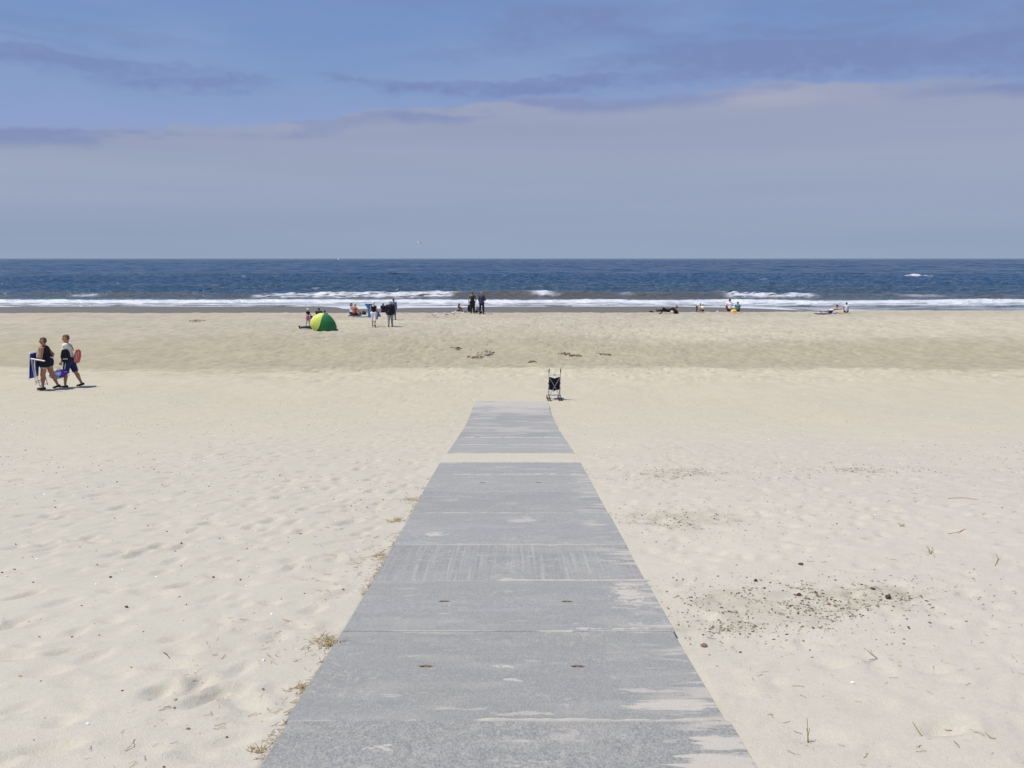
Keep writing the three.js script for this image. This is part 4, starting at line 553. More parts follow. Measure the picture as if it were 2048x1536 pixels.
person({ ...REST, height: 1.7, lean: 0.9, curve: 0.2, legs: [[-1.62, 0.0, 0.06, 1.2], [-1.6, 0.03, 0.06, 1.2]], arms: [[1.2, 0.5, 0.2], [1.3, 0.4, 0.2]], drop: 0.14, head: { lean: -0.5 }, hair: 'short', hairMat: DARKHAIR, wear: [['trunks', cloth(48, 66, 90), SHORTS, 0.015], ['towel', cloth(236, 236, 238), [], 0, J => [[add(J.pelvis, [0, 0.1, 0.15]), add(J.pelvis, [0, 0.06, 0]), 0.12, 0.12]]]] }, at(1661, 626.5), Math.PI / 2 + 0.1, 'dark haired person lying propped on elbows on the blue mat', sits);
person({ ...SIT, height: 1.5, hair: 'short', hairMat: DARKHAIR, curve: 0.2, wear: [['hoodie', cloth(198, 204, 212), JACKET, 0.03], ['shorts', cloth(60, 66, 60), SHORTS, 0.03]] }, at(1692, 626.5), AWAY - 0.3, 'child in pale grey hoodie sitting right of the blue mat', sits);

// ---------------------------------------------------------------- the pushchair at the end of the path
{
  const p = at(1108.5, 800), s = thing('pushchair', 'folding pushchair with black seat and crossed silver tubes beside the path end', 'pushchair', [p[0], p[1] - 0.012, p[2]], 0.02);
  const STEEL = new THREE.MeshStandardMaterial({ color: COL(168, 170, 186), roughness: 0.35, metalness: 0.55 }), BLACK = cloth(22, 22, 26), RUBBER = cloth(44, 40, 38), GRIP = cloth(20, 20, 20, 0.7);
  const X = 0.188;                                   // half the width between the handles; -z is towards the sea (the seat's front)
  for (const k of [-1, 1]) {
    part('push_tube', tube([[k * X, 1.0, 0.16], [k * X, 0.8, 0.1], [k * 0.185, 0.5, -0.02], [k * 0.18, 0.2, -0.2], [k * 0.18, 0.09, -0.3]], 0.011, 40), STEEL, s);
    part('rear_leg', tube([[k * 0.186, 0.56, 0.0], [k * 0.18, 0.3, 0.08], [k * 0.188, 0.06, 0.16]], 0.01, 24), STEEL, s);
    const g = tube([[k * X, 0.94, 0.145], [k * X, 1.02, 0.168], [k * X, 1.07, 0.2]], 0.016, 14); part('handle_grip', g, GRIP, s);
    for (const [zz, nm] of [[0.17, 'wheel'], [-0.31, 'wheel']]) for (const o of [-0.038, 0.038]) {
      const w = part(nm, new THREE.TorusGeometry(0.052, 0.015, 10, 24).rotateY(Math.PI / 2).translate(k * 0.185 + o, 0.064, zz), RUBBER, s);
      part('hub', new THREE.CylinderGeometry(0.038, 0.038, 0.018, 16).rotateZ(Math.PI / 2).translate(k * 0.185 + o, 0.064, zz), cloth(90, 88, 88), w);
    }
    part('axle', rod([k * 0.13, 0.064, 0.17], [k * 0.24, 0.064, 0.17], 0.01), GRIP, s);
    part('joint', new THREE.SphereGeometry(0.02, 10, 8).translate(k * 0.192, 0.57, 0.01), GRIP, s); part('joint', new THREE.SphereGeometry(0.018, 10, 8).translate(k * 0.19, 0.41, 0.06), GRIP, s);
  }
  const back = (() => { const n = 16, pos = [], idx = []; for (const off of [0, -0.012]) for (let j = 0; j <= n; j++) for (let i = 0; i <= n; i++) { const u = i / n * 2 - 1, v = j / n; const topY = 0.795 - 0.055 * (1 - Math.abs(u)) ** 1.2, botY = 0.345 - 0.02 * (1 - u * u), y = mix(botY, topY, v), w = mix(0.165, 0.186, v), z = mix(-0.06, 0.085, v) - 0.045 * (1 - u * u) * Math.sin(Math.PI * v) + off; pos.push(u * w, y, z); } const m = (n + 1) * (n + 1); for (let j = 0; j < n; j++) for (let i = 0; i < n; i++) { const a = j * (n + 1) + i; idx.push(a, a + 1, a + n + 2, a, a + n + 2, a + n + 1, m + a, m + a + n + 2, m + a + 1, m + a, m + a + n + 1, m + a + n + 2); } const rim = []; for (let i = 0; i < n; i++) rim.push([i, i + 1], [n * (n + 1) + i + 1, n * (n + 1) + i]); for (let j = 0; j < n; j++) rim.push([(j + 1) * (n + 1), j * (n + 1)], [j * (n + 1) + n, (j + 1) * (n + 1) + n]); for (const [a, b] of rim) idx.push(a, m + a, m + b, a, m + b, b); const g = new THREE.BufferGeometry(); g.setAttribute('position', new THREE.Float32BufferAttribute(pos, 3)); g.setIndex(idx); g.computeVertexNormals(); return g; })();
  part('seat_back', back, BLACK, s);
  const seat = new THREE.BoxGeometry(0.33, 0.02, 0.27, 8, 1, 8), q = seat.attributes.position; for (let i = 0; i < q.count; i++) q.setY(i, q.getY(i) - 0.05 * (1 - (q.getX(i) / 0.165) ** 2)); seat.computeVertexNormals(); seat.rotateX(0.12); seat.translate(0, 0.385, -0.2); part('seat', seat, BLACK, s);
  part('cross_brace', rod([-0.178, 0.785, 0.1], [0.115, 0.27, 0.1], 0.009), STEEL, s); part('cross_brace', rod([0.178, 0.785, 0.115], [-0.115, 0.27, 0.115], 0.009), STEEL, s);
  part('cross_brace', rod([-0.115, 0.27, 0.115], [-0.18, 0.1, 0.15], 0.008), STEEL, s); part('cross_brace', rod([0.115, 0.27, 0.1], [0.18, 0.1, 0.15], 0.008), STEEL, s);
  part('fold_bar', tube([[-X, 0.853, 0.117], [0, 0.862, 0.117], [X, 0.853, 0.117]], 0.006), STEEL, s); part('fold_hinge', new THREE.CapsuleGeometry(0.016, 0.035, 4, 10).rotateZ(Math.PI / 2).translate(0, 0.862, 0.117), GRIP, s);
  part('lower_bar', tube([[-0.17, 0.19, 0.11], [0, 0.2, 0.12], [0.17, 0.19, 0.11]], 0.012), STEEL, s); part('foot_rest', tube([[-0.16, 0.14, -0.22], [0, 0.125, -0.26], [0.16, 0.14, -0.22]], 0.014), GRIP, s);
  part('buckle_strap', tube([[0.0, 0.36, 0.0], [-0.012, 0.32, 0.03], [-0.03, 0.285, 0.05]], 0.009, 12), BLACK, s);
}

// ---------------------------------------------------------------- the green tent
{
  const p = at(647, 660), u = 0.0325, s = thing('beach_tent', 'pop-up beach tent with lime and dark green panels', 'tent', p, 0.0);
  const H = 1.12, top = 630, bot = 660;              // outlines measured in the photograph, from bottom to top
  const left = [[0, -0.56], [0.06, -0.68], [0.15, -0.78], [0.3, -0.86], [0.45, -0.865], [0.6, -0.8], [0.75, -0.66], [0.88, -0.45], [0.95, -0.3], [1, -0.1]], right = [[0, 0.83], [0.08, 0.86], [0.2, 0.86], [0.35, 0.82], [0.5, 0.75], [0.65, 0.64], [0.8, 0.5], [0.9, 0.36], [0.96, 0.22], [1, 0.02]], seam = [[0, -0.44], [0.05, -0.32], [0.15, -0.2], [0.3, -0.11], [0.45, -0.055], [0.6, -0.015], [0.75, 0.02], [0.88, 0.06], [0.96, 0.12], [1, 0.0]];
  const look = (t, v) => { let k = 0; while (k < t.length - 2 && t[k + 1][0] < v) k++; return mix(t[k][1], t[k + 1][1], clamp((v - t[k][0]) / (t[k + 1][0] - t[k][0]))); };
  const zf = (x, v, back) => { const a = look(left, v), b = look(right, v), m = (a + b) / 2, h = (b - a) / 2 || 1e-3, q = clamp((x - m) / h, -1, 1); return (back ? -0.5 : 0.62) * Math.sqrt(Math.max(0, 1 - q * q)) * Math.sqrt(Math.max(0, 1 - v ** 3)) ; };
  const panel = (ta, tb, back, name, mat, v0 = 0, cut = 1) => { const n = 40, m = 24, pos = [], idx = []; for (const off of [0, -0.008]) for (let j = 0; j <= n; j++) { const v = mix(v0, 0.998, (j / n)); for (let i = 0; i <= m; i++) { const x = mix(look(ta, v), look(tb, v), cut * i / m); pos.push(x, v * H, zf(x, v, back) + (back ? -off : off)); } } const w = (n + 1) * (m + 1); for (let j = 0; j < n; j++) for (let i = 0; i < m; i++) { const a = j * (m + 1) + i; idx.push(a, a + 1, a + m + 2, a, a + m + 2, a + m + 1, w + a, w + a + m + 2, w + a + 1, w + a, w + a + m + 1, w + a + m + 2); } const g = new THREE.BufferGeometry(); g.setAttribute('position', new THREE.Float32BufferAttribute(pos, 3)); g.setIndex(idx); g.computeVertexNormals(); return part(name, g, mat, s); };
  const fab = (r, g, b) => new THREE.MeshPhysicalMaterial({ color: COL(r, g, b), roughness: 0.7, transmission: 0.3, thickness: 0 });
  const LIME = fab(224, 234, 112), GREEN = fab(40, 132, 66), EDGE = cloth(196, 226, 110), DARK = cloth(46, 64, 40);
  panel(left, seam, false, 'lime_panel', LIME); panel(seam, right, false, 'green_panel', GREEN); panel(right, seam, true, 'rear_panel', GREEN, 0, 1);
  const line = (t, lo, hi, out, back) => { const a = []; for (let k = 0; k <= 24; k++) { const v = mix(lo, hi, k / 24), x = look(t, v); a.push([x, v * H, zf(x, v, back) + out]); } return a; };
  part('seam', tube(line(seam, 0.01, 0.99, 0.004), 0.012, 60), EDGE, s); part('hoop', tube(line(right, 0.01, 0.99, 0), 0.012, 60), DARK, s); part('hoop', tube(line(left, 0.01, 0.99, 0), 0.011, 60), EDGE, s);
  const hem = []; for (let k = 0; k <= 20; k++) { const x = mix(-0.56, 0.83, k / 20); hem.push([x, 0.012, zf(x, 0, false) + 0.01]); } part('hem', tube(hem, 0.014, 50), DARK, s);
}
// the blue shelter
{
  const p = at(743, 634), s = thing('beach_shelter', 'blue fabric beach shelter standing on edge behind the walking woman', 'shelter', p, 0);
  const fab = (r, g, b) => new THREE.MeshPhysicalMaterial({ color: COL(r, g, b), roughness: 0.7, transmission: 0.3, thickness: 0 });
  const sheet = (rows, z, name, mat) => { const n = rows.length - 1, m = 12, pos = [], idx = []; for (const off of [0, -0.012]) for (let j = 0; j <= n; j++) for (let i = 0; i <= m; i++) { const [y, a, b] = rows[j], t = i / m; pos.push(mix(a, b, t), y, z + 0.16 * Math.sin(Math.PI * t) + 0.05 * Math.sin(3 * y + t * 4) + off); } const w = (n + 1) * (m + 1); for (let j = 0; j < n; j++) for (let i = 0; i < m; i++) { const a = j * (m + 1) + i; idx.push(a, a + 1, a + m + 2, a, a + m + 2, a + m + 1, w + a, w + a + m + 2, w + a + 1, w + a, w + a + m + 1, w + a + m + 2); } const g = new THREE.BufferGeometry(); g.setAttribute('position', new THREE.Float32BufferAttribute(pos, 3)); g.setIndex(idx); g.computeVertexNormals(); return part(name, g, mat, s); };
  sheet([[0, -0.34, 0.2], [0.05, -0.3, 0.2], [0.14, -0.25, 0.18], [0.3, -0.23, 0.17], [0.5, -0.24, 0.17], [0.62, -0.27, 0.17], [0.75, -0.34, 0.16], [0.9, -0.44, 0.15], [1.0, -0.5, 0.13], [1.02, -0.49, 0.1]], 0.05, 'side_panel', fab(58, 134, 196));
  sheet([[0, 0.1, 0.68], [0.1, 0.1, 0.63], [0.3, 0.1, 0.52], [0.5, 0.1, 0.4], [0.75, 0.08, 0.28], [1.0, 0.05, 0.14]], -0.35, 'roof_panel', fab(44, 112, 176));
  part('pole', tube([[-0.2, 0, 0.2], [-0.16, 0.5, 0.24], [-0.08, 0.9, 0.2], [0.05, 1.03, 0.1]], 0.014), cloth(34, 80, 130), s); part('pole', tube([[0.68, 0, -0.3], [0.4, 0.5, -0.25], [0.12, 1.0, -0.1]], 0.012), cloth(34, 80, 130), s);
}
// mats, towels and small belongings lying about
function mat3(name, label, category, p, w, d, col, turn = 0, group) { const g = new THREE.BoxGeometry(w, 0.03, d, 14, 1, 8), q = g.attributes.position; for (let i = 0; i < q.count; i++) q.setY(i, q.getY(i) + 0.035 + 0.045 * (fbm(q.getX(i) * 4 + w * 9, q.getZ(i) * 4, 3) - 0.3)); g.computeVertexNormals(); return solid(name, g, col, label, category, [p[0], p[1] + 0.01, p[2]], turn, group); }
mat3('beach_towel', 'pale blue towel spread left of the blue shelter', 'towel', at(723, 634), 0.9, 0.7, cloth(150, 196, 210), 0.2);
mat3('beach_towel', 'pink towel lying against the foot of the blue shelter', 'towel', at(732, 633), 0.5, 0.4, cloth(206, 146, 150), -0.2);
mat3('beach_mat', 'long slate blue mat under the propped up sunbather', 'mat', at(1655, 627), 1.9, 0.8, cloth(96, 116, 144), 0.1);
mat3('beach_towel', 'rumpled grey white towel at the foot of the blue mat', 'towel', at(1640, 625.5), 0.5, 0.5, cloth(198, 198, 206), 0.4);
mat3('beach_towel', 'yellow towel lying right of the blue mat', 'towel', at(1682, 627), 0.45, 0.6, cloth(228, 186, 96), 0.2);
mat3('beach_towel', 'pale blanket under the bare shouldered seated woman', 'towel', at(918, 626), 1.3, 0.8, cloth(206, 196, 194), 0.1);
mat3('beach_towel', 'orange towel under the teal shirted child', 'towel', at(1471, 627), 0.7, 0.5, cloth(226, 166, 84), -0.1);
function bag(label, px, py, w, h, d, col, turn, seed) { const b = thing('bag', label, 'bag', at(px, py), turn); part('pouch', bagGeo(w, h, d, seed), col, b); part('handle', tube([[-w * 0.2, h * 0.8, 0], [-w * 0.1, h * 1.25, 0], [w * 0.1, h * 1.25, 0], [w * 0.2, h * 0.8, 0]], 0.012), col, b); return b; }
bag('black bag between the crouching person and the blue shelter', 720.5, 631, 0.2, 0.24, 0.2, cloth(28, 28, 30), 0.3, 40);
bag('dark olive bag leaning by the blue shelter', 728, 628.5, 0.32, 0.26, 0.25, cloth(52, 54, 38), -0.2, 41);
bag('dark bag right of the bare shouldered seated woman', 923.5, 625.5, 0.2, 0.14, 0.2, cloth(40, 40, 40), 0.3, 42);
bag('lilac and dark bag in front of the big black cloth bag', 930.5, 626, 0.24, 0.16, 0.2, cloth(92, 76, 92), -0.3, 43);
bag('black bag on the ground behind the two standing men', 953, 625.5, 0.24, 0.2, 0.2, SHOE, 0.1, 44);
bag('navy bag between the slate jacket man\'s feet', 963, 627, 0.14, 0.14, 0.14, cloth(44, 44, 60), 0.1, 45);
bag('small dark bag far left of the bare shouldered woman', 902, 624.8, 0.22, 0.1, 0.2, cloth(58, 54, 52), 0.5, 46);
bag('white plastic bag on the ridge left of the cap wearer', 1435, 624.4, 0.2, 0.16, 0.18, cloth(224, 230, 236), 0.2, 47);

// ---------------------------------------------------------------- gulls and the sail on the horizon
{
  const WHITE = cloth(236, 236, 234, 0.8), GREY = cloth(150, 154, 162), INK = cloth(36, 36, 40), BEAK = cloth(214, 160, 60);
  const gull = (label, px, py, turn) => { const g = thing('gull', label, 'gull', at(px, py), turn, 'gulls standing on the ridge'); part('body', blob([[[0, 0.19, -0.12], [0, 0.22, 0.06], 0.045, 0.065], [[0, 0.22, 0.06], [0, 0.33, 0.12], 0.045, 0.03], [[0, 0.345, 0.125], [0, 0.345, 0.14], 0.036, 0.03]], 0.04, 0.01), WHITE, g); for (const k of [-1, 1]) { part('wing', blob([[[k * 0.045, 0.22, 0.04], [k * 0.03, 0.2, -0.2], 0.04, 0.014]], 0.02, 0.01), GREY, g); part('leg', rod([k * 0.025, 0, 0.0], [k * 0.025, 0.16, 0.0], 0.007), BEAK, g); } part('beak', new THREE.ConeGeometry(0.011, 0.06, 8).rotateX(Math.PI / 2).translate(0, 0.34, 0.195), BEAK, g); part('tail', blob([[[0, 0.18, -0.14], [0, 0.165, -0.27], 0.025, 0.012]], 0.01, 0.008), INK, g); return g; };
  gull('standing gull, leftmost of the three', 870, 634, 1.2); gull('standing gull, middle one of the three', 892, 634, -0.8); gull('standing gull nearest the seated bare shouldered woman', 908, 631.5, 1.9);
  const f = thing('gull', 'gull in flight with wings bent down, alone in the sky', 'gull', [-10.9, EYE + 1.85, -95], 0.4, 'gull in flight');
  part('body', blob([[[0, 0, -0.16], [0, 0.01, 0.06], 0.03, 0.055], [[0, 0.01, 0.06], [0, 0.025, 0.17], 0.05, 0.035]], 0.03, 0.01), WHITE, f);
  for (const k of [-1, 1]) { const w = part('wing', blob([[[k * 0.03, 0.02, 0.02], [k * 0.17, 0.09, 0.05], 0.03, 0.026], [[k * 0.17, 0.09, 0.05], [k * 0.29, -0.06, -0.02], 0.026, 0.018]], 0.02, 0.009), k < 0 ? WHITE : GREY, f); part('wing_tip', blob([[[k * 0.28, -0.05, -0.015], [k * 0.35, -0.18, -0.07], 0.02, 0.008]], 0.01, 0.008), INK, w); }
  part('tail', blob([[[-0.02, 0, -0.16], [-0.04, 0, -0.26], 0.02, 0.01], [[0.02, 0, -0.16], [0.04, 0, -0.26], 0.02, 0.01]], 0.02, 0.008), WHITE, f);
  const b = thing('sailing_boat', 'tiny white sailing boat far out on the horizon', 'boat', [-858, 0, -4000], 0.6), HULL = cloth(220, 224, 230);
  const hull = new THREE.SphereGeometry(1, 20, 12); hull.scale(1.6, 1.1, 5); hull.translate(0, 0.6, 0); part('hull', hull, HULL, b); part('mast', rod([0, 1, 0], [0, 15, 0], 0.09), HULL, b);
  const sail = (pts, name) => { const sh = new THREE.Shape(pts.map(q => new THREE.Vector2(...q))); const g = new THREE.ExtrudeGeometry(sh, { depth: 0.06, bevelEnabled: false }); g.rotateY(Math.PI / 2 + 0.2); part(name, g, HULL, b); };
  sail([[0.3, 2], [5, 2.2], [0.3, 14.5]], 'main_sail'); sail([[-0.3, 2], [-4.4, 2], [-0.3, 12.5]], 'jib');
}

// ---------------------------------------------------------------- what the wind and tide left on the sand
const lump = (seed, flat = 0.6, detail = 2, rough = 0.5) => { const g = new THREE.IcosahedronGeometry(1, detail), p = g.attributes.position; for (let i = 0; i < p.count; i++) { const x = p.getX(i), y = p.getY(i), z = p.getZ(i), n = 1 + rough * (fbm(x * 1.6 + seed * 3.1, y * 1.6 + z * 1.1 + seed, 3) - 0.5) * 2; p.setXYZ(i, x * n, y * n * flat, z * n); } p.needsUpdate = true; g.computeVertexNormals(); return g; };
const CLOD = cloth(128, 108, 88), CLOD_DARK = cloth(82, 66, 54), STRAW = cloth(178, 156, 114), STRAW_GREEN = cloth(140, 134, 76), SHELL = cloth(228, 222, 212, 0.6), WRACK = cloth(138, 118, 86);
function stone(label, px, py, wpx, hpx, mat, seed, group, name = 'stone') { const p = at(px, py), u = -p[2] / 1600 * 1.02, m = solid(name, lump(seed, 0.6, 2, 0.8), mat, label, name === 'shell' ? 'shell' : 'stone', [p[0], p[1] + hpx * u * 0.25, p[2]], seed); m.scale.set(wpx * u / 2.6, hpx * u / 1.9, wpx * u / 3); if (group) m.userData.group = group; return m; }
stone('brown clod alone on pale sand right of the path', 1408, 1283, 17, 10, CLOD, 1, 'clods and stones on the sand');
stone('dark reddish clod at the left edge of the larger crumb patch', 1511, 1158, 11, 8, CLOD_DARK, 2, 'clods and stones on the sand');
stone('dark brown clod at the right end of the larger crumb patch', 1777, 1197, 16, 14, CLOD_DARK, 3, 'clods and stones on the sand');
stone('brown clod above the larger crumb patch, well apart', 1602, 1130, 14, 7, CLOD_DARK, 4, 'clods and stones on the sand');
stone('rounded brown clod in the middle of the larger crumb patch', 1659, 1204, 11, 7, CLOD, 5, 'clods and stones on the sand');
stone('dark clod at the top right of the larger crumb patch', 1745, 1182, 10, 6, CLOD_DARK, 6, 'clods and stones on the sand');
stone('dark clod in the heart of the larger crumb patch', 1597, 1189, 12, 9, CLOD_DARK, 7, 'clods and stones on the sand');
stone('dark mussel half at the far left edge of the sand', 27, 1141, 13, 7, CLOD_DARK, 8, 'clods and stones on the sand');
stone('slim dark stone, second from the left edge of the sand', 221, 1156, 7, 5, CLOD_DARK, 9, 'clods and stones on the sand');
stone('slim dark stone halfway between left edge and path', 427, 1156, 6, 5, CLOD_DARK, 10, 'clods and stones on the sand');
stone('dark pebble with pale spot low on the left sand', 253, 1217, 9, 5, CLOD_DARK, 11, 'clods and stones on the sand');
stone('tan clod on the left sand, nearest to the path', 601, 1067, 9, 6, CLOD, 12, 'clods and stones on the sand');
stone('dark stone on the upper left sand, leftmost there', 50, 902, 6, 4, CLOD_DARK, 13, 'clods and stones on the sand');
stone('white shell on the lower right sand below the crumb patch', 1705, 1360, 10, 7, SHELL, 14, 'shells on the sand', 'shell');
stone('white shell on the left sand, left one of the close pair', 396, 1094, 5, 3, SHELL, 15, 'shells on the sand', 'shell');
stone('white shell on the left sand, right one of the close pair', 414, 1093, 5, 3, SHELL, 16, 'shells on the sand', 'shell');
stone('white shell above the close pair on the left sand', 484, 1068, 5, 3, SHELL, 17, 'shells on the sand', 'shell');
function blades(n, h, spread, seed, r0 = 0.0016) { const r = rng(seed), gs = []; for (let i = 0; i < n; i++) { const a = r() * 6.283, s = spread * (0.3 + r()), hh = h * (0.5 + 0.7 * r()), x = (r() + r() - 1) * spread * (n > 30 ? 1.6 : 0.25), z = (r() + r() - 1) * spread * (n > 30 ? 1.1 : 0.25); gs.push(tube([[x, -0.01, z], [x + Math.cos(a) * s * 0.4, hh * 0.6, z + Math.sin(a) * s * 0.4], [x + Math.cos(a) * s, hh * (0.75 + 0.4 * r()), z + Math.sin(a) * s]], r0 * (0.7 + 0.6 * r()), 6)); } return mergeGeometries(gs); }
function tuft(label, px, py, n, h, spread, mat, seed) { const p = at(px, py); return solid('grass_tuft', blades(n, h, spread, seed), mat, label, 'grass tuft', p, 0, 'dry grass tufts'); }
tuft('yellow green grass tuft standing alone on the far right sand', 1861, 1108, 9, 0.06, 0.07, STRAW_GREEN, 3);
tuft('upright thin grass tuft on the lower right sand', 1617, 1466, 5, 0.10, 0.02, STRAW_GREEN, 4);
tuft('low olive tuft on the right sand above the grass tuft', 1803, 1054, 10, 0.04, 0.05, STRAW_GREEN, 5);
tuft('brown grass clump on the left path edge, biggest one', 652, 1284, 80, 0.028, 0.08, STRAW, 6);
tuft('brown grass clump at the left path edge, second up', 793, 1041, 46, 0.022, 0.09, STRAW, 7);
tuft('straw clump at the left path edge near the sand band', 824, 998, 46, 0.02, 0.12, STRAW, 8);
tuft('straw wisps beside the ribbed board on the left', 762, 1112, 50, 0.016, 0.12, STRAW, 9);
tuft('straw clump lowest on the left path edge', 515, 1498, 34, 0.015, 0.035, STRAW, 10);
tuft('short straw clump on the left path edge below the biggest', 597, 1378, 40, 0.014, 0.05, STRAW, 11);
function twig(label, pts, r, mat) { const a = at(...pts[0]), L = pts.map((q, i) => { const w = at(...q); return [w[0] - a[0], w[1] - a[1] + r * (1.2 + 3 * (i % 2)), w[2] - a[2]]; }); return solid('twig', tube(L, r, 20), mat, label, 'twig', a, 0, 'twigs on the sand'); }
twig('forked dark twig at the lower edge of the crumb patch', [[1729, 1293], [1742, 1305], [1755, 1316], [1738, 1322]], 0.002, CLOD);
twig('golden straw lying level on the far right sand', [[1896, 1069], [1915, 1063], [1930, 1062]], 0.004, STRAW);
twig('long pale straw level near the right picture edge', [[1896, 999], [1925, 998], [1955, 1001]], 0.0035, STRAW);
twig('straw sloping down to the right on the lower right sand', [[1826, 1438], [1838, 1450], [1845, 1459]], 0.002, STRAW_GREEN);
twig('pale straw right of the sloping straw, lower right', [[1880, 1440], [1892, 1445], [1904, 1449]], 0.002, cloth(210, 196, 150));
twig('dark straw nearest the lower right corner', [[1970, 1464], [1982, 1470], [1992, 1476]], 0.002, STRAW);
twig('bent thin stem upright looking on the upper right sand', [[1700, 1018], [1700, 1004], [1706, 998]], 0.0025, STRAW);
twig('thin dark twig lying alone low on the left sand', [[327, 1306], [334, 1312], [340, 1319]], 0.002, CLOD_DARK);
twig('yellow bent stem at the right above the lowest straws', [[1992, 1108], [1996, 1120], [1990, 1132]], 0.003, STRAW);

// heaps of tide wrack and sand in the damp hollow
function wrack(label, px, py, wpx, hgt, dep, seed) {
  const p = at(px, py), u = -p[2] / 1600, w = wpx * u / 2, r = rng(seed), gs = [];
  const heap = new THREE.SphereGeometry(1, 40, 14, 0, 6.2832, 0, 1.7), q = heap.attributes.position; for (let i = 0; i < q.count; i++) { const x = q.getX(i), y = q.getY(i), z = q.getZ(i), n = 0.55 + 1.0 * fbm(x * 3 + seed, z * 3 + y, 4); q.setXYZ(i, x * w, Math.max(-0.1, y * n) * hgt * (0.4 + 0.9 * fbm(x * 5 + seed, z * 2, 2)), z * dep * n); } heap.computeVertexNormals();
  const o = thing('wrack_heap', label, 'seaweed', p, 0, 'heaps of tide wrack'); part('sand_heap', heap, sandHeap, o);
  for (let i = 0; i < 26; i++) { const x = (r() - 0.5) * 1.7 * w, z = (r() - 0.5) * dep, y = hgt * (0.2 + 0.4 * r()) * Math.exp(-(x * x) / (w * w)), a = r() * 6.28, L = 0.06 + 0.14 * r(); gs.push(tube([[x, y - 0.04, z], [x + Math.cos(a) * L * 0.5, y + 0.05 + 0.06 * r(), z + Math.sin(a) * L * 0.5], [x + Math.cos(a) * L, y + 0.03 * r(), z + Math.sin(a) * L]], 0.012 + 0.012 * r(), 6)); }
  part('strands', mergeGeometries(gs), WRACK, o);
}
const sandHeap = new THREE.MeshStandardMaterial({ color: new THREE.Color(0.33, 0.285, 0.21), roughness: 1 });
wrack('tallest heap of tide wrack in the hollow behind the path end', 970, 709, 32, 0.16, 0.5, 3);
wrack('low sprawl of wrack left of the tallest heap', 950, 716, 34, 0.07, 0.5, 5);
wrack('reddish heap of wrack above the pushchair', 1130, 711, 26, 0.1, 0.5, 7);
wrack('thin wrack line trailing right of the reddish heap', 1150, 713, 26, 0.05, 0.4, 9);
wrack('small wrack line farthest right in the hollow', 1212, 710, 24, 0.06, 0.4, 11);
wrack('small wrack heap in the hollow on the left of the tallest', 912, 698, 18, 0.08, 0.4, 13);
wrack('thin low wrack between the tallest heap and the pushchair', 1065, 726, 16, 0.06, 0.4, 15);
wrack('flat dark streak standing in for shadow strips left of the tent', 398, 642, 32, 0.06, 0.6, 17);  // dark heap and strands here imitate strips of shadow on the lower beach

// uncountable: shell grit, straw litter, crumbs
function scatter(name, label, category, geo, mat, n, seed, pick, cols) {
  const im = new THREE.InstancedMesh(geo, mat, n), r = rng(seed), M = new THREE.Matrix4(), Q = new THREE.Quaternion(), E = new THREE.Euler(); let k = 0, guard = 0; const c = new THREE.Color();
  while (k < n && guard++ < n * 40) { const v = pick(r); if (!v) continue; const [x, d, sx, sy, sz, tilt] = v; if (Math.abs(x) < PATH_HALF + 0.01 && d < 25.8) continue; E.set((r() - 0.5) * tilt, r() * 6.283, (r() - 0.5) * tilt); Q.setFromEuler(E); M.compose(new THREE.Vector3(x, ground(x, d) + sy * 0.3, -d), Q, new THREE.Vector3(sx, sy, sz)); im.setMatrixAt(k, M); const [a, b, e] = cols[Math.floor(r() * cols.length)], g = 0.75 + 0.5 * r(); im.setColorAt(k, c.setRGB(...S(a, b, e).map(v => v * g))); k++; }
  im.count = k; im.name = name; im.userData = { kind: 'stuff', label, category }; shade(im); scene.add(im); return im;
}
const PLAIN = new THREE.MeshStandardMaterial({ color: 0xffffff, roughness: 0.95 });
const pebble = lump(33, 0.55, 1, 0.5), sliver = tube([[-1, 0, 0], [-0.3, 0.25, 0.25], [0.4, 0.1, -0.15], [1, 0.3, 0.2]], 0.09, 6);
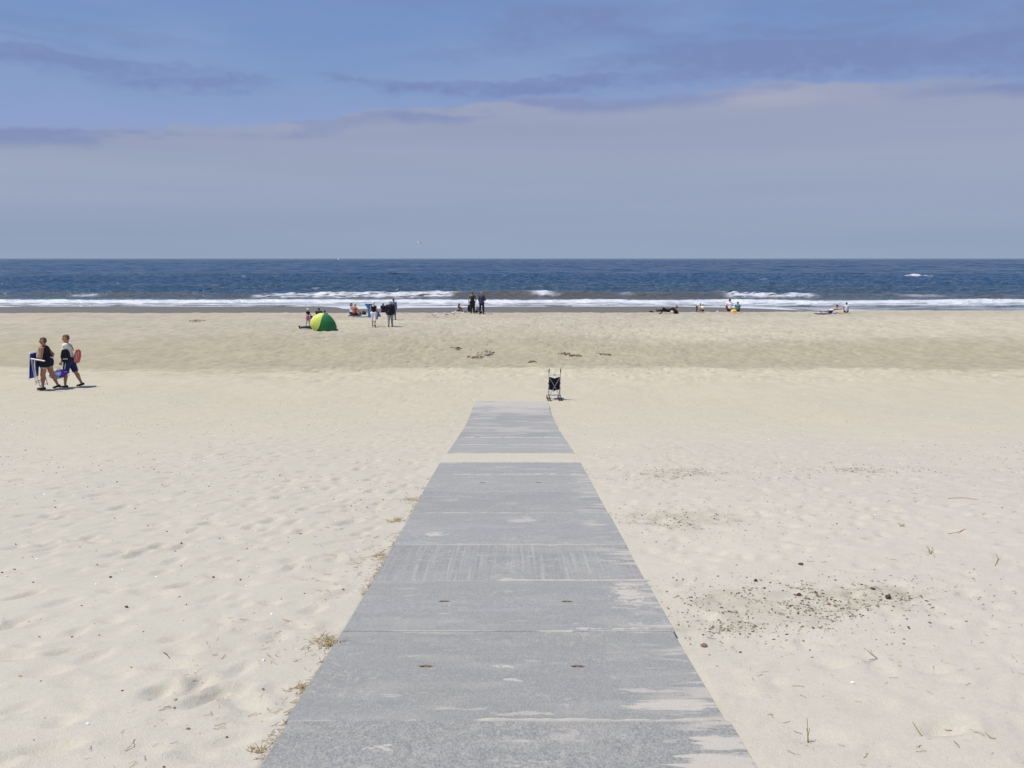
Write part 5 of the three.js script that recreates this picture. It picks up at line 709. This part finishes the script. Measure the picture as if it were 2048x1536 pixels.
scatter('shell_grit', 'fine shell and pebble grit strewn over the sand', 'grit', pebble, PLAIN, 17000, 11, r => { const d = 8 + 22 * r() ** 0.8, x = (r() - 0.5) * 2 * (4 + d * 0.75); if (r() > ss(8, 15, d) * ss(30, 22, d) * (0.25 + 1.3 * ss(0.4, 0.65, fbm(x * 0.35, d * 0.45, 3))) * (x > 0 ? 0.6 : 1)) return null; const s = 0.0032 + 0.0095 * r() ** 7; return [x, d, s * 1.3, s * 0.8, s * 0.8, 0.6]; }, [[140, 126, 108], [98, 88, 76], [160, 144, 120], [238, 234, 226], [236, 230, 220], [176, 160, 138], [104, 92, 80]]);
scatter('straw_litter', 'bits of straw and stalk littering the right hand sand', 'litter', sliver, PLAIN, 2400, 12, r => { const d = 3.4 + 13 * r(), x = 1.4 + r() * (2 + d * 0.6); if (r() > 0.35 + 0.9 * ss(0.45, 0.65, fbm(x * 0.8 + 4, d * 0.8, 3))) return null; const s = 0.007 + 0.028 * r() ** 3; return [x, d, s, s * 0.4, s * 0.55, 0.3]; }, [[156, 136, 100], [132, 112, 82], [176, 160, 124], [110, 92, 70], [150, 146, 100]]);
scatter('path_edge_straw', 'straw bits gathered along the left edge of the path', 'litter', sliver, PLAIN, 900, 13, r => { const d = 3.4 + 9 * r(), x = -1.22 - 0.9 * r() ** 3; if (fbm(x * 2, d * 2.2, 3) < 0.47) return null; const s = 0.008 + 0.024 * r() ** 2; return [x, d, s, s * 0.5, s * 0.6, 0.4]; }, [[166, 140, 96], [146, 118, 80], [176, 154, 112], [126, 100, 68]]);
scatter('left_litter', 'sparse specks and stalks over the left hand sand', 'litter', pebble, PLAIN, 420, 15, r => { const d = 3.4 + 9 * r(), x = -1.4 - r() * (2 + d * 0.6); const s = 0.003 + 0.006 * r() ** 2; return [x, d, s * 1.5, s, s, 0.5]; }, [[120, 100, 80], [90, 76, 62], [236, 230, 222], [160, 136, 104]]);
scatter('sand_crumbs', 'crumbs of damp crust in the patches beside the path', 'crumbs', pebble, PLAIN, 6500, 14, r => { const p = PATCHES[Math.floor(r() * PATCHES.length)], x = p[0] + (r() + r() - 1) * 2.6 * p[2], d = p[1] + (r() + r() - 1) * 2.4 * p[3]; if (r() > 0.16 + 0.9 * patch(x, d) * ss(0.38, 0.6, fbm(x * 4, d * 4 + 3, 3))) return null; const s = 0.002 + 0.0068 * r() ** 4; return [x, d, s * 1.7, s * 0.8, s, 0.8]; }, [[158, 144, 120], [140, 124, 100], [112, 98, 80], [84, 72, 60], [176, 162, 138]]);

renderer.render(scene, camera);
